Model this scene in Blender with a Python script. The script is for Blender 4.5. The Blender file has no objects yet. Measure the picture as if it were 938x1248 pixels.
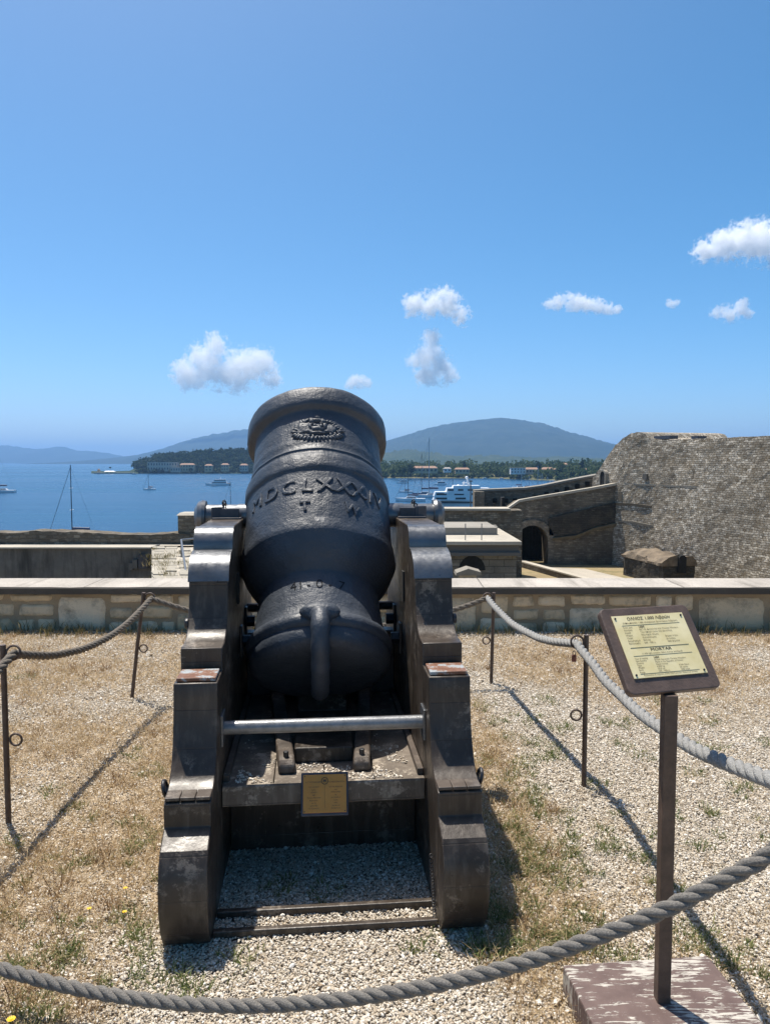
import bpy, bmesh, math, random
import numpy as np
from mathutils import Vector, Matrix, noise
random.seed(7); rng = np.random.default_rng(7)
S = bpy.context.scene; COL = S.collection
R = math.radians
# ------------------------------------------------------------------ camera, sky, sun
F = 937.0; PITCH = math.atan(61 / F); CAMZ = 1.6
cam = bpy.data.cameras.new('camera'); cam.sensor_fit = 'VERTICAL'; cam.sensor_height = 36; cam.lens = 36 * F / 1248
cam.clip_start = .05; cam.clip_end = 60000
co = bpy.data.objects.new('camera', cam); COL.objects.link(co)
co.location = (0, 0, CAMZ); co.rotation_euler = (math.pi / 2 - PITCH, 0, 0); S.camera = co

def at(px, py, Y):
    v = (624 - py) / F; dy = math.cos(PITCH) + v * math.sin(PITCH); dz = -math.sin(PITCH) + v * math.cos(PITCH)
    t = Y / dy
    return Vector(((px - 469) / F * t, Y, CAMZ + dz * t))
def flat(px, py, z):
    a = at(px, py, 1.0) - Vector((0, 0, CAMZ)); k = (z - CAMZ) / a.z
    return Vector((0, 0, CAMZ)) + a * k

SUN = Vector((-.165, .24, .77)).normalized()
EL = math.asin(SUN.z); AZ = math.atan2(SUN.x, SUN.y)
w = bpy.data.worlds.new('World'); S.world = w; w.use_nodes = True
nt = w.node_tree; nt.nodes.clear()
sky = nt.nodes.new('ShaderNodeTexSky'); sky.sky_type = 'NISHITA'; sky.sun_disc = False
sky.sun_elevation = EL; sky.sun_rotation = AZ % (2 * math.pi)
sky.altitude = 0; sky.air_density = .57; sky.dust_density = 1.25; sky.ozone_density = 2.2
bg = nt.nodes.new('ShaderNodeBackground'); bg.inputs[1].default_value = .10
wo = nt.nodes.new('ShaderNodeOutputWorld')
hs = nt.nodes.new('ShaderNodeHueSaturation'); hs.inputs['Saturation'].default_value = 1.36; hs.inputs['Hue'].default_value = .487; hs.inputs['Value'].default_value = 1.31
nt.links.new(sky.outputs[0], hs.inputs['Color']); nt.links.new(hs.outputs[0], bg.inputs[0]); nt.links.new(bg.outputs[0], wo.inputs[0])
sl = bpy.data.lights.new('sun', 'SUN'); sl.energy = 5.0; sl.angle = R(.53); sl.color = (1, .935, .83)
so = bpy.data.objects.new('sun', sl); COL.objects.link(so); so.rotation_euler = SUN.to_track_quat('Z', 'Y').to_euler()
S.view_settings.view_transform = 'Standard'; S.view_settings.look = 'None'; S.view_settings.gamma = 1
S.view_settings.exposure = 0.54
S.render.engine = 'CYCLES'; S.cycles.volume_bounces = 110; S.cycles.volume_step_rate = .5; S.cycles.use_denoising = True
S.cycles.max_bounces = 120

# ------------------------------------------------------------------ materials
class NT:
    def __init__(s, name):
        s.m = bpy.data.materials.new(name); s.m.use_nodes = True; s.t = s.m.node_tree
        s.p = s.t.nodes['Principled BSDF']; s.out = s.t.nodes['Material Output']
    def n(s, typ, ins=None, **kw):
        nd = s.t.nodes.new('ShaderNode' + typ)
        for k, v in kw.items(): setattr(nd, k, v)
        for k, v in (ins or {}).items(): s.set(nd.inputs[k], v)
        return nd
    def set(s, sock, v):
        if isinstance(v, bpy.types.NodeSocket): s.t.links.new(v, sock)
        elif isinstance(v, bpy.types.Node): s.t.links.new(v.outputs[0], sock)
        else:
            if isinstance(v, tuple) and len(v) == 3 and sock.type == 'RGBA': v = v + (1,)
            sock.default_value = v
    def coord(s, kind='Object'):
        c = s.n('TexCoord'); return c.outputs[kind]
    def noise(s, scale, detail=4, rough=.55, vec=None, dist=0):
        return s.n('TexNoise', {'Vector': vec or s.coord(), 'Scale': scale, 'Detail': detail, 'Roughness': rough, 'Distortion': dist}).outputs[0]
    def ramp(s, fac, stops):
        r = s.n('ValToRGB', {0: fac}); cr = r.color_ramp
        while len(cr.elements) < len(stops): cr.elements.new(.5)
        for e, (p, c) in zip(cr.elements, stops):
            e.position = p; e.color = (c, c, c, 1) if not isinstance(c, tuple) else c + (1,)
        return r.outputs[0]
    def mix(s, fac, a, b, mode='MIX'):
        m = s.n('Mix', data_type='RGBA', blend_type=mode); s.set(m.inputs[0], fac); s.set(m.inputs[6], a); s.set(m.inputs[7], b)
        return m.outputs[2]
    def math(s, op, a, b=0.0, c=None):
        m = s.n('Math', operation=op); s.set(m.inputs[0], a); s.set(m.inputs[1], b)
        if c is not None: s.set(m.inputs[2], c)
        return m.outputs[0]
    def bump(s, h, strength=.5, dist=.01, normal=None):
        b = s.n('Bump', {'Height': h, 'Strength': strength, 'Distance': dist})
        if normal is not None: s.set(b.inputs['Normal'], normal)
        return b.outputs[0]
    def done(s, col=None, rough=None, normal=None, metal=None, spec=None):
        if col is not None: s.set(s.p.inputs['Base Color'], col)
        if rough is not None: s.set(s.p.inputs['Roughness'], rough)
        if normal is not None: s.set(s.p.inputs['Normal'], normal)
        if metal is not None: s.set(s.p.inputs['Metallic'], metal)
        if spec is not None: s.set(s.p.inputs['Specular IOR Level'], spec)
        return s.m

def simple(name, col, rough=.6, var=.25, scale=8, bump=.15, metal=0.0, bd=.004, spec=.5):
    M = NT(name); a = M.noise(scale, 6, .6); b = M.noise(scale * 6, 4)
    c = M.ramp(a, [(.3, tuple(x * (1 - var) for x in col)), (.7, tuple(min(1, x * (1 + var)) for x in col))])
    return M.done(c, M.ramp(b, [(.3, max(.05, rough - .1)), (.7, min(1, rough + .1))]), M.bump(b, bump, bd), metal, spec)

def mat_iron():
    M = NT('black_iron_paint'); a = M.noise(28, 5, .6); b = M.noise(110, 4, .6); big = M.noise(4, 5, .6)
    pit = M.n('TexVoronoi', {'Vector': M.coord(), 'Scale': 24}); 
    pits = M.ramp(pit.outputs['Distance'], [(.02, 0.0), (.09, 1.0)])
    c = M.ramp(big, [(.3, (.030, .038, .050)), (.7, (.058, .068, .086))])
    c = M.mix(M.ramp(M.noise(60, 5, .7), [(.62, 0.0), (.72, .35)]), c, (.13, .13, .13))
    h = M.math('ADD', M.math('MULTIPLY', a, 1.0), M.math('MULTIPLY', b, .35))
    h = M.math('ADD', h, M.math('MULTIPLY', pits, .25))
    return M.done(c, M.ramp(M.noise(15, 4), [(.3, .40), (.7, .55)]), M.bump(h, .52, .011), None, .42)
def mat_bed(name, base, edge, rough=.36):
    # brown-black painted timber: vertical drips, dusty scuffs, rubbed worn spots
    M = NT(name); oc = M.coord()
    st = M.n('Mapping', {'Vector': oc, 'Scale': (14, 14, 1.6)}).outputs[0]
    drip = M.noise(1.6, 6, .65, st); big = M.noise(5, 6, .65); fine = M.noise(70, 5, .65)
    c = M.ramp(big, [(.3, tuple(x * .62 for x in base)), (.72, tuple(x * 1.3 for x in base))])
    c = M.mix(M.ramp(drip, [(.5, 0.0), (.75, .55)]), c, edge)
    wear = M.math('MULTIPLY', M.ramp(M.noise(11, 10, .8), [(.53, 0.0), (.59, .75)]), M.ramp(M.noise(3.2, 4), [(.42, 0.0), (.56, 1.0)]))
    scr_ = M.n('Mapping', {'Vector': oc, 'Rotation': (.3, .2, .4), 'Scale': (60, 4, 5)}).outputs[0]
    wear = M.math('MAXIMUM', wear, M.math('MULTIPLY', M.ramp(M.noise(2.2, 5, .7, scr_), [(.66, 0.0), (.69, .6)]), M.ramp(M.noise(4, 3), [(.5, 0.0), (.6, 1.0)])))
    c = M.mix(wear, c, tuple(x * 1.5 for x in edge))
    sz = M.n('SeparateXYZ', {0: oc}).outputs[2]
    seam = M.math('ABSOLUTE', M.math('SUBTRACT', M.math('FRACT', M.math('MULTIPLY', M.math('ADD', sz, M.math('MULTIPLY', big, .01)), 7.7)), .5))
    seam = M.ramp(seam, [(0.0, 0.0), (.02, 1.0)])
    c = M.mix(M.math('MULTIPLY', M.math('SUBTRACT', 1.0, seam), .55), c, (.012, .01, .009))
    h = M.math('ADD', M.math('MULTIPLY', fine, .5), M.math('MULTIPLY', seam, .6)); h = M.math('ADD', h, drip)
    return M.done(c, M.ramp(M.noise(12, 6, .7), [(.3, rough - .1), (.7, rough + .18)]), M.bump(h, .35, .004), None, .38)
def mat_stonewall(name, bw=.34, bh=.17, cols=((.10, .092, .08), (.33, .31, .27)), mortar=(.16, .148, .125), stain=.6, wx=.12, light=.0, warm=.35):
    M = NT(name); uv = M.n('UVMap').outputs[0]
    nz = M.n('TexNoise', {'Vector': uv, 'Scale': 1.4, 'Detail': 4}); 
    off = M.n('VectorMath', {0: nz.outputs[1], 1: (.5, .5, .5)}, operation='SUBTRACT').outputs[0]
    off = M.n('VectorMath', {0: off, 'Scale': wx}, operation='SCALE').outputs[0]
    nz2 = M.n('TexNoise', {'Vector': uv, 'Scale': 9, 'Detail': 3}); 
    o2 = M.n('VectorMath', {0: nz2.outputs[1], 1: (.5, .5, .5)}, operation='SUBTRACT').outputs[0]
    o2 = M.n('VectorMath', {0: o2, 'Scale': wx * .55}, operation='SCALE').outputs[0]
    v = M.n('VectorMath', {0: uv, 1: off}, operation='ADD').outputs[0]; v = M.n('VectorMath', {0: v, 1: o2}, operation='ADD').outputs[0]
    br = M.n('TexBrick', {'Vector': v, 'Color1': (0, 0, 0), 'Color2': (1, 1, 1), 'Mortar': (.5, .5, .5), 'Scale': 1.0, 'Mortar Size': .022, 'Mortar Smooth': .4, 'Bias': 0.0, 'Brick Width': bw, 'Row Height': bh}, offset=.43, squash=1.5, squash_frequency=3)
    m = M.n('Mapping', {'Vector': v, 'Scale': (1 / bw, 1 / bh, 1)}).outputs[0]
    vor = M.n('TexVoronoi', {'Vector': m, 'Scale': .8}); r2 = M.n('SeparateXYZ', {0: vor.outputs['Color']}).outputs[0]
    t = M.math('ADD', M.math('MULTIPLY', br.outputs[0], .5), M.math('MULTIPLY', r2, .5))
    c = M.ramp(t, [(.05, cols[0]), (.55, tuple((a + b) * .42 for a, b in zip(*cols))), (.95, cols[1])])
    c = M.mix(br.outputs['Fac'], c, mortar)
    big = M.noise(.16, 7, .68, uv); mid = M.noise(.9, 6, .65, uv)
    c = M.mix(M.ramp(big, [(.42, 0.0), (.6, stain)]), c, (.075, .066, .054))
    c = M.mix(M.ramp(mid, [(.5, 0.0), (.72, warm)]), c, (.23, .185, .125))
    c = M.mix(M.ramp(M.noise(3, 6, .7, uv), [(.5, 0.0), (.7, .5)]), c, (.09, .085, .076))
    h = M.math('SUBTRACT', M.noise(12, 6, .65, uv), M.math('MULTIPLY', br.outputs['Fac'], 1.6))
    h = M.math('ADD', h, M.math('MULTIPLY', r2, .9))
    return M.done(c, .92, M.bump(h, .8, .05), None, .2)
def mat_plaster(name, col, dark=(.05, .048, .045)):
    M = NT(name); uv = M.n('UVMap').outputs[0]
    st = M.n('Mapping', {'Vector': uv, 'Scale': (1.5, .22, 1)}).outputs[0]
    c = M.ramp(M.noise(1.2, 8, .7, uv), [(.3, tuple(x * .7 for x in col)), (.7, tuple(x * 1.2 for x in col))])
    c = M.mix(M.ramp(M.noise(1.1, 7, .7, st), [(.46, 0.0), (.66, .85)]), c, dark)
    return M.done(c, .9, M.bump(M.noise(9, 7, .7, uv), .6, .03), None, .2)
def mat_concrete(name, col, scale=1.0):
    M = NT(name); oc = M.coord()
    c = M.ramp(M.noise(2.2 * scale, 8, .7), [(.3, tuple(x * .72 for x in col)), (.7, tuple(min(1, x * 1.18) for x in col))])
    sp = M.noise(95 * scale, 4, .7)
    c = M.mix(M.ramp(sp, [(.55, 0.0), (.72, .55)]), c, tuple(x * .45 for x in col))
    c = M.mix(M.ramp(M.noise(130 * scale, 3, .7), [(.6, 0.0), (.72, .5)]), c, tuple(min(1, x * 1.5) for x in col))
    return M.done(c, .9, M.bump(M.math('ADD', sp, M.noise(20 * scale, 5)), .6, .006), None, .25)

MAT = {}
MAT['iron'] = mat_iron()
MAT['bed'] = mat_bed('dark_painted_timber', (.045, .034, .026), (.15, .125, .10))
MAT['bed2'] = mat_bed('worn_dusty_timber', (.075, .058, .046), (.19, .16, .13), .5)
MAT['floor'] = mat_bed('dusty_bed_timber', (.13, .105, .082), (.30, .26, .21), .62)
MAT['sheet'] = simple('rubbed_grey_metal_and_sheen', (.135, .142, .152), .36, .35, 7, .25, .55)  # grey metal; on the cheek scrolls this colour holds painted-in sky sheen
MAT['pipe'] = simple('grey_metal_paint', (.20, .205, .21), .36, .25, 30, .2, .35)
MAT['engrave'] = simple('dark_groove', (.014, .014, .016), .8, .2, 8, 0, 0, .004, .1)
MAT['dark_steel'] = simple('dark_steel', (.022, .022, .025), .4, .4, 20, .3)
MAT['rust_plate'] = None
def rust_plate():
    M = NT('rusty_grey_plate'); a = M.noise(13, 8, .75)
    c = M.ramp(a, [(.42, (.13, .05, .025)), (.5, (.2, .1, .06)), (.53, (.27, .29, .3)), (.75, (.36, .39, .4))])
    return M.done(c, .6, M.bump(a, .4, .004))
MAT['rust_plate'] = rust_plate()
MAT['brown_steel'] = simple('brown_rusted_steel', (.088, .056, .040), .55, .35, 25, .35)
MAT['board'] = simple('brown_board_paint', (.10, .068, .053), .5, .3, 22, .3)
def mat_flaking():
    M = NT('flaking_paint_on_timber'); oc = M.coord()
    st = M.n('Mapping', {'Vector': oc, 'Scale': (8, 60, 8)}).outputs[0]
    g = M.noise(1.6, 9, .72, st, .6); fl = M.math('ADD', M.math('MULTIPLY', g, .6), M.math('MULTIPLY', M.noise(7, 5, .6), .4))
    mk = M.ramp(fl, [(.522, 0.0), (.531, 1.0)])
    wood = M.ramp(M.noise(3, 7, .7, M.n('Mapping', {'Vector': oc, 'Scale': (5, 90, 5)}).outputs[0]), [(.3, (.30, .27, .225)), (.7, (.56, .52, .46))])
    c = M.mix(mk, M.ramp(M.noise(14, 5), [(.3, (.085, .052, .045)), (.7, (.14, .093, .08))]), wood)
    return M.done(c, .75, M.bump(M.math('SUBTRACT', M.noise(60, 4), M.math('MULTIPLY', mk, 1.2)), .5, .004))
MAT['flaking'] = mat_flaking()
def mat_brass():
    M = NT('pale_brass'); a = M.noise(9, 6, .65)
    c = M.ramp(a, [(.35, (.76, .63, .31)), (.65, (.90, .78, .47))])
    return M.done(c, M.ramp(M.noise(14, 6, .7), [(.3, .38), (.7, .55)]), M.bump(M.noise(40, 4), .08, .002), .2)
MAT['brass'] = mat_brass()
MAT['bronze'] = simple('orange_bronze_plate', (.55, .235, .05), .42, .12, 12, .08, .4)
MAT['ink'] = simple('dark_engraving', (.13, .11, .07), .6, .2)
MAT['inkbrown'] = simple('brown_engraving', (.085, .05, .025), .6, .2)
MAT['frame'] = simple('slate_frame', (.05, .05, .062), .45, .3, 20, .2)
def mat_rope(name, col):
    M = NT(name); a = M.noise(220, 5, .7); b = M.noise(14, 5, .7)
    c = M.ramp(a, [(.3, tuple(x * .5 for x in col)), (.7, tuple(x * 1.35 for x in col))])
    c = M.mix(M.ramp(b, [(.4, 0.0), (.7, .4)]), c, tuple(x * .7 for x in col))
    return M.done(c, .95, M.bump(a, .9, .006), None, .15)
MAT['rope'] = mat_rope('weathered_grey_rope', (.22, .205, .185)); MAT['rope_dark'] = mat_rope('weathered_brown_rope', (.20, .175, .145))
MAT['rope_pale'] = mat_rope('pale_grey_rope', (.34, .335, .32))
def mat_ground():
    M = NT('gravel_ground'); oc = M.coord()
    v = M.n('TexVoronoi', {'Vector': oc, 'Scale': 62}); tone = M.n('SeparateXYZ', {0: v.outputs['Color']}).outputs[0]
    c = M.ramp(tone, [(.0, (.30, .25, .185)), (.5, (.48, .425, .34)), (1.0, (.70, .65, .56))])
    c = M.mix(M.ramp(v.outputs['Distance'], [(.35, 0.0), (.7, .6)]), c, (.17, .14, .105))
    at_ = M.n('Attribute', attribute_name='dry').outputs['Fac']
    soil = M.ramp(M.noise(26, 6, .7), [(.3, (.16, .105, .06)), (.5, (.33, .24, .145)), (.7, (.50, .41, .28))])
    mk = M.math('MULTIPLY', M.ramp(M.math('ADD', M.math('MULTIPLY', M.noise(5, 7, .7), .6), M.math('MULTIPLY', at_, .55)), [(.44, 0.0), (.62, 1.0)]), .68)
    c = M.mix(mk, c, soil)
    h = M.math('ADD', M.math('MULTIPLY', v.outputs['Distance'], -1.0), M.math('MULTIPLY', M.noise(90, 4), .4))
    return M.done(c, .95, M.bump(h, .8, .014), None, .2)
MAT['ground'] = mat_ground()
def mat_pebble():
    M = NT('white_pebbles'); t = M.n('Attribute', attribute_name='tone', attribute_type='INSTANCER').outputs['Fac']
    c = M.ramp(t, [(0.0, (.22, .16, .105)), (.28, (.42, .34, .245)), (.65, (.58, .51, .41)), (1.0, (.78, .73, .65))])
    return M.done(c, .85, M.bump(M.noise(9, 4), .3, .2), None, .25)
MAT['pebble'] = mat_pebble()
def mat_blade(name, c0, c1, c2):
    M = NT(name); t = M.n('Attribute', attribute_name='tone').outputs['Fac']
    c = M.ramp(t, [(0.0, c0), (.5, c1), (1.0, c2)]); M.done(c, .8, None, None, .2)
    M.p.inputs['Subsurface Weight'].default_value = 0
    tr = M.n('BsdfTranslucent', {0: c}); mx = M.n('MixShader', {0: .35, 1: M.p.outputs[0], 2: tr.outputs[0]})
    M.t.links.new(mx.outputs[0], M.out.inputs[0]); return M.m
MAT['straw'] = mat_blade('dry_straw', (.26, .165, .085), (.50, .37, .205), (.68, .55, .34))
MAT['straw2'] = mat_blade('red_brown_straw', (.14, .075, .035), (.29, .18, .09), (.50, .36, .20))
MAT['weed'] = mat_blade('green_weed', (.085, .115, .04), (.175, .21, .075), (.40, .35, .17))
MAT['moss'] = mat_blade('wall_weed', (.10, .10, .035), (.20, .165, .07), (.36, .28, .14))
MAT['yellow'] = simple('yellow_petals', (.85, .55, .02), .6, .1)
MAT['facing'] = None
def mat_facing():
    M = NT('limestone_blocks'); t = M.n('Attribute', attribute_name='tone').outputs['Fac']; oc = M.coord()
    c = M.ramp(t, [(0.0, (.50, .36, .205)), (.3, (.63, .49, .31)), (.65, (.72, .585, .40)), (1.0, (.78, .66, .48))])
    c = M.mix(M.ramp(M.noise(6, 8, .72), [(.48, 0.0), (.68, .75)]), c, (.20, .17, .125))
    c = M.mix(M.ramp(M.noise(25, 6, .7), [(.6, 0.0), (.72, .5)]), c, (.60, .58, .53))
    return M.done(c, .9, M.bump(M.math('ADD', M.noise(18, 8, .7), M.noise(70, 4)), .75, .012), None, .2)
MAT['facing'] = mat_facing()
MAT['mortar'] = mat_concrete('lime_mortar', (.36, .285, .19), 1.0)
def mat_coping():
    M = NT('pale_coping_concrete'); oc = M.coord(); col = (.41, .375, .33)
    c = M.ramp(M.noise(1.1, 9, .72), [(.3, tuple(x * .68 for x in col)), (.7, tuple(x * 1.22 for x in col))])
    sp = M.noise(38, 6, .75); c = M.mix(M.ramp(sp, [(.52, 0.0), (.66, .6)]), c, (.16, .14, .115)); c = M.mix(M.ramp(M.noise(52, 5, .7), [(.58, 0.0), (.7, .6)]), c, (.56, .52, .45))
    st = M.n('Mapping', {'Vector': oc, 'Scale': (5, .6, .8)}).outputs[0]
    c = M.mix(M.ramp(M.noise(1.3, 7, .7, st), [(.52, 0.0), (.7, .55)]), c, (.11, .098, .08))
    x = M.n('SeparateXYZ', {0: oc}).outputs[0]
    j = M.math('ABSOLUTE', M.math('SUBTRACT', M.math('FRACT', M.math('ADD', M.math('MULTIPLY', x, .53), M.math('MULTIPLY', M.noise(7, 3), .012))), .5)); j = M.ramp(j, [(0.0, 1.0), (.0045, 0.0)])
    c = M.mix(M.math('MULTIPLY', j, .75), c, (.06, .052, .042))
    h = M.math('SUBTRACT', M.math('ADD', sp, M.noise(9, 6)), M.math('MULTIPLY', j, 1.2))
    return M.done(c, .92, M.bump(h, .7, .01), None, .2)
MAT['coping'] = mat_coping(); MAT['copingfront'] = mat_concrete('dark_coping_concrete', (.085, .078, .068), .5)  # much darker concrete for the front faces of the coping
MAT['bastion'] = mat_stonewall('bastion_masonry', .31, .165, ((.20, .16, .112), (.88, .80, .67)), (.16, .128, .088), .40, .24, warm=.75)
MAT['rampwall'] = mat_stonewall('ramp_masonry', .34, .16, ((.15, .123, .09), (.46, .395, .305)), (.20, .17, .128), .8, .12)
MAT['crenel'] = mat_stonewall('loophole_masonry', .30, .14, ((.16, .137, .108), (.46, .405, .325)), (.26, .225, .175), .55, .10)
MAT['seawall'] = mat_stonewall('sea_wall_masonry', .30, .16, ((.11, .09, .066), (.40, .35, .27)), (.18, .15, .11), .5, .12)
MAT['ashlar'] = mat_stonewall('stained_ashlar', .9, .42, ((.20, .185, .155), (.36, .335, .285)), (.12, .11, .09), .45, .03)
MAT['plaster'] = mat_plaster('stained_plaster', (.17, .16, .145))
MAT['darkband'] = mat_plaster('damp_black_band', (.055, .05, .043), (.02, .02, .018))
MAT['palestone'] = mat_concrete('pale_stone', (.44, .40, .33), .12)
MAT['roofconc'] = mat_concrete('grey_flat_roof', (.27, .25, .215), .1)
MAT['pave'] = mat_concrete('weathered_paving', (.36, .33, .27), .12)
MAT['void'] = simple('unlit_opening', (.012, .012, .012), .9, .2, 1, 0)
MAT['lower'] = None
def mat_lower():
    M = NT('dry_lower_ground'); c = M.ramp(M.noise(.25, 9, .7), [(.3, (.21, .165, .095)), (.5, (.28, .22, .125)), (.66, (.11, .115, .05))])
    return M.done(c, .95, M.bump(M.noise(3, 8, .7), .8, .1), None, .2)
MAT['lower'] = mat_lower()
MAT['darkstone'] = mat_stonewall('damp_dark_masonry', .34, .16, ((.03, .028, .024), (.10, .09, .075)), (.045, .04, .034), .8, .12)
MAT['dirt'] = simple('ledge_dirt', (.13, .105, .065), .95, .4, 1.5, .3)
MAT['road'] = mat_concrete('pale_road', (.38, .345, .29), .12)
def mat_sea():
    M = NT('sea_water'); oc = M.coord()
    g = M.n('NewGeometry').outputs['Position']
    st = M.n('Mapping', {'Vector': g, 'Scale': (.25, 1, 1)}).outputs[0]
    n1 = M.noise(.05, 8, .7, st); n2 = M.noise(.9, 5, .65, g); n3 = M.noise(.004, 6, .6, M.n('Mapping', {'Vector': g, 'Scale': (.3, 1.6, 1)}).outputs[0])
    c = M.ramp(n3, [(.38, (.004, .042, .105)), (.62, (.009, .065, .14))])
    h = M.math('ADD', M.math('MULTIPLY', n1, 1.6), M.math('MULTIPLY', n2, .5))
    M.set(M.p.inputs['IOR'], 1.33)
    return M.done(c, M.ramp(n3, [(.4, .22), (.62, .30)]), M.bump(h, .75, .55), None, .35)
MAT['sea'] = mat_sea()
def mat_hill(name, a, b, sc, speck=0.0):
    M = NT(name); g = M.n('NewGeometry').outputs['Position']
    n = M.noise(sc, 9, .68, g); c = M.ramp(n, [(.36, a), (.64, b)])
    if speck:
        v = M.n('TexVoronoi', {'Vector': g, 'Scale': .028}); 
        k = M.math('MULTIPLY', M.ramp(v.outputs['Distance'], [(.12, 1.0), (.2, 0.0)]), M.ramp(M.noise(.0012, 4, .6, g), [(.55, 0.0), (.68, speck)]))
        c = M.mix(k, c, (.55, .52, .46))
    return M.done(c, .95, None, None, .1)
MAT['hill'] = mat_hill('wooded_hillside', (.008, .020, .016), (.026, .040, .030), .004, .9)
MAT['foothill'] = mat_hill('wooded_foothill', (.018, .036, .02), (.05, .066, .038), .012, .9)
MAT['shore'] = mat_hill('shore_ground', (.06, .075, .03), (.16, .14, .08), .03)
MAT['leaf'] = mat_blade('tree_foliage', (.030, .055, .018), (.062, .092, .03), (.115, .145, .05))
MAT['leafdark'] = mat_blade('pine_foliage', (.014, .028, .012), (.028, .048, .018), (.055, .078, .03))
MAT['trunk'] = simple('bark', (.11, .08, .055), .9)
MAT['white'] = simple('white_gelcoat', (.78, .79, .80), .35, .05, .6, 0)
MAT['glass'] = simple('dark_cabin_glass', (.02, .025, .035), .12, .2, 1, 0)
MAT['mast'] = simple('grey_mast', (.07, .075, .085), .4, .1, 1, 0)
MAT['silver'] = simple('pale_alloy_mast', (.34, .36, .38), .35, .1, 1, 0)
MAT['bluehull'] = simple('navy_canvas', (.02, .045, .11), .5, .1, 1, 0)
MAT['teak'] = simple('teak_deck', (.25, .17, .10), .7, .2, 1, 0)
MAT['red'] = simple('red_paint', (.42, .05, .035), .5, .15, 1, 0)
for k, cc in dict(wall_cream=(.47, .41, .32), wall_white=(.72, .70, .64), wall_ochre=(.50, .36, .20), wall_grey=(.40, .38, .36), tile=(.30, .18, .12), tile_grey=(.30, .27, .24)).items():
    MAT[k] = simple(k, cc, .85, .12, .4, 0)

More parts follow.
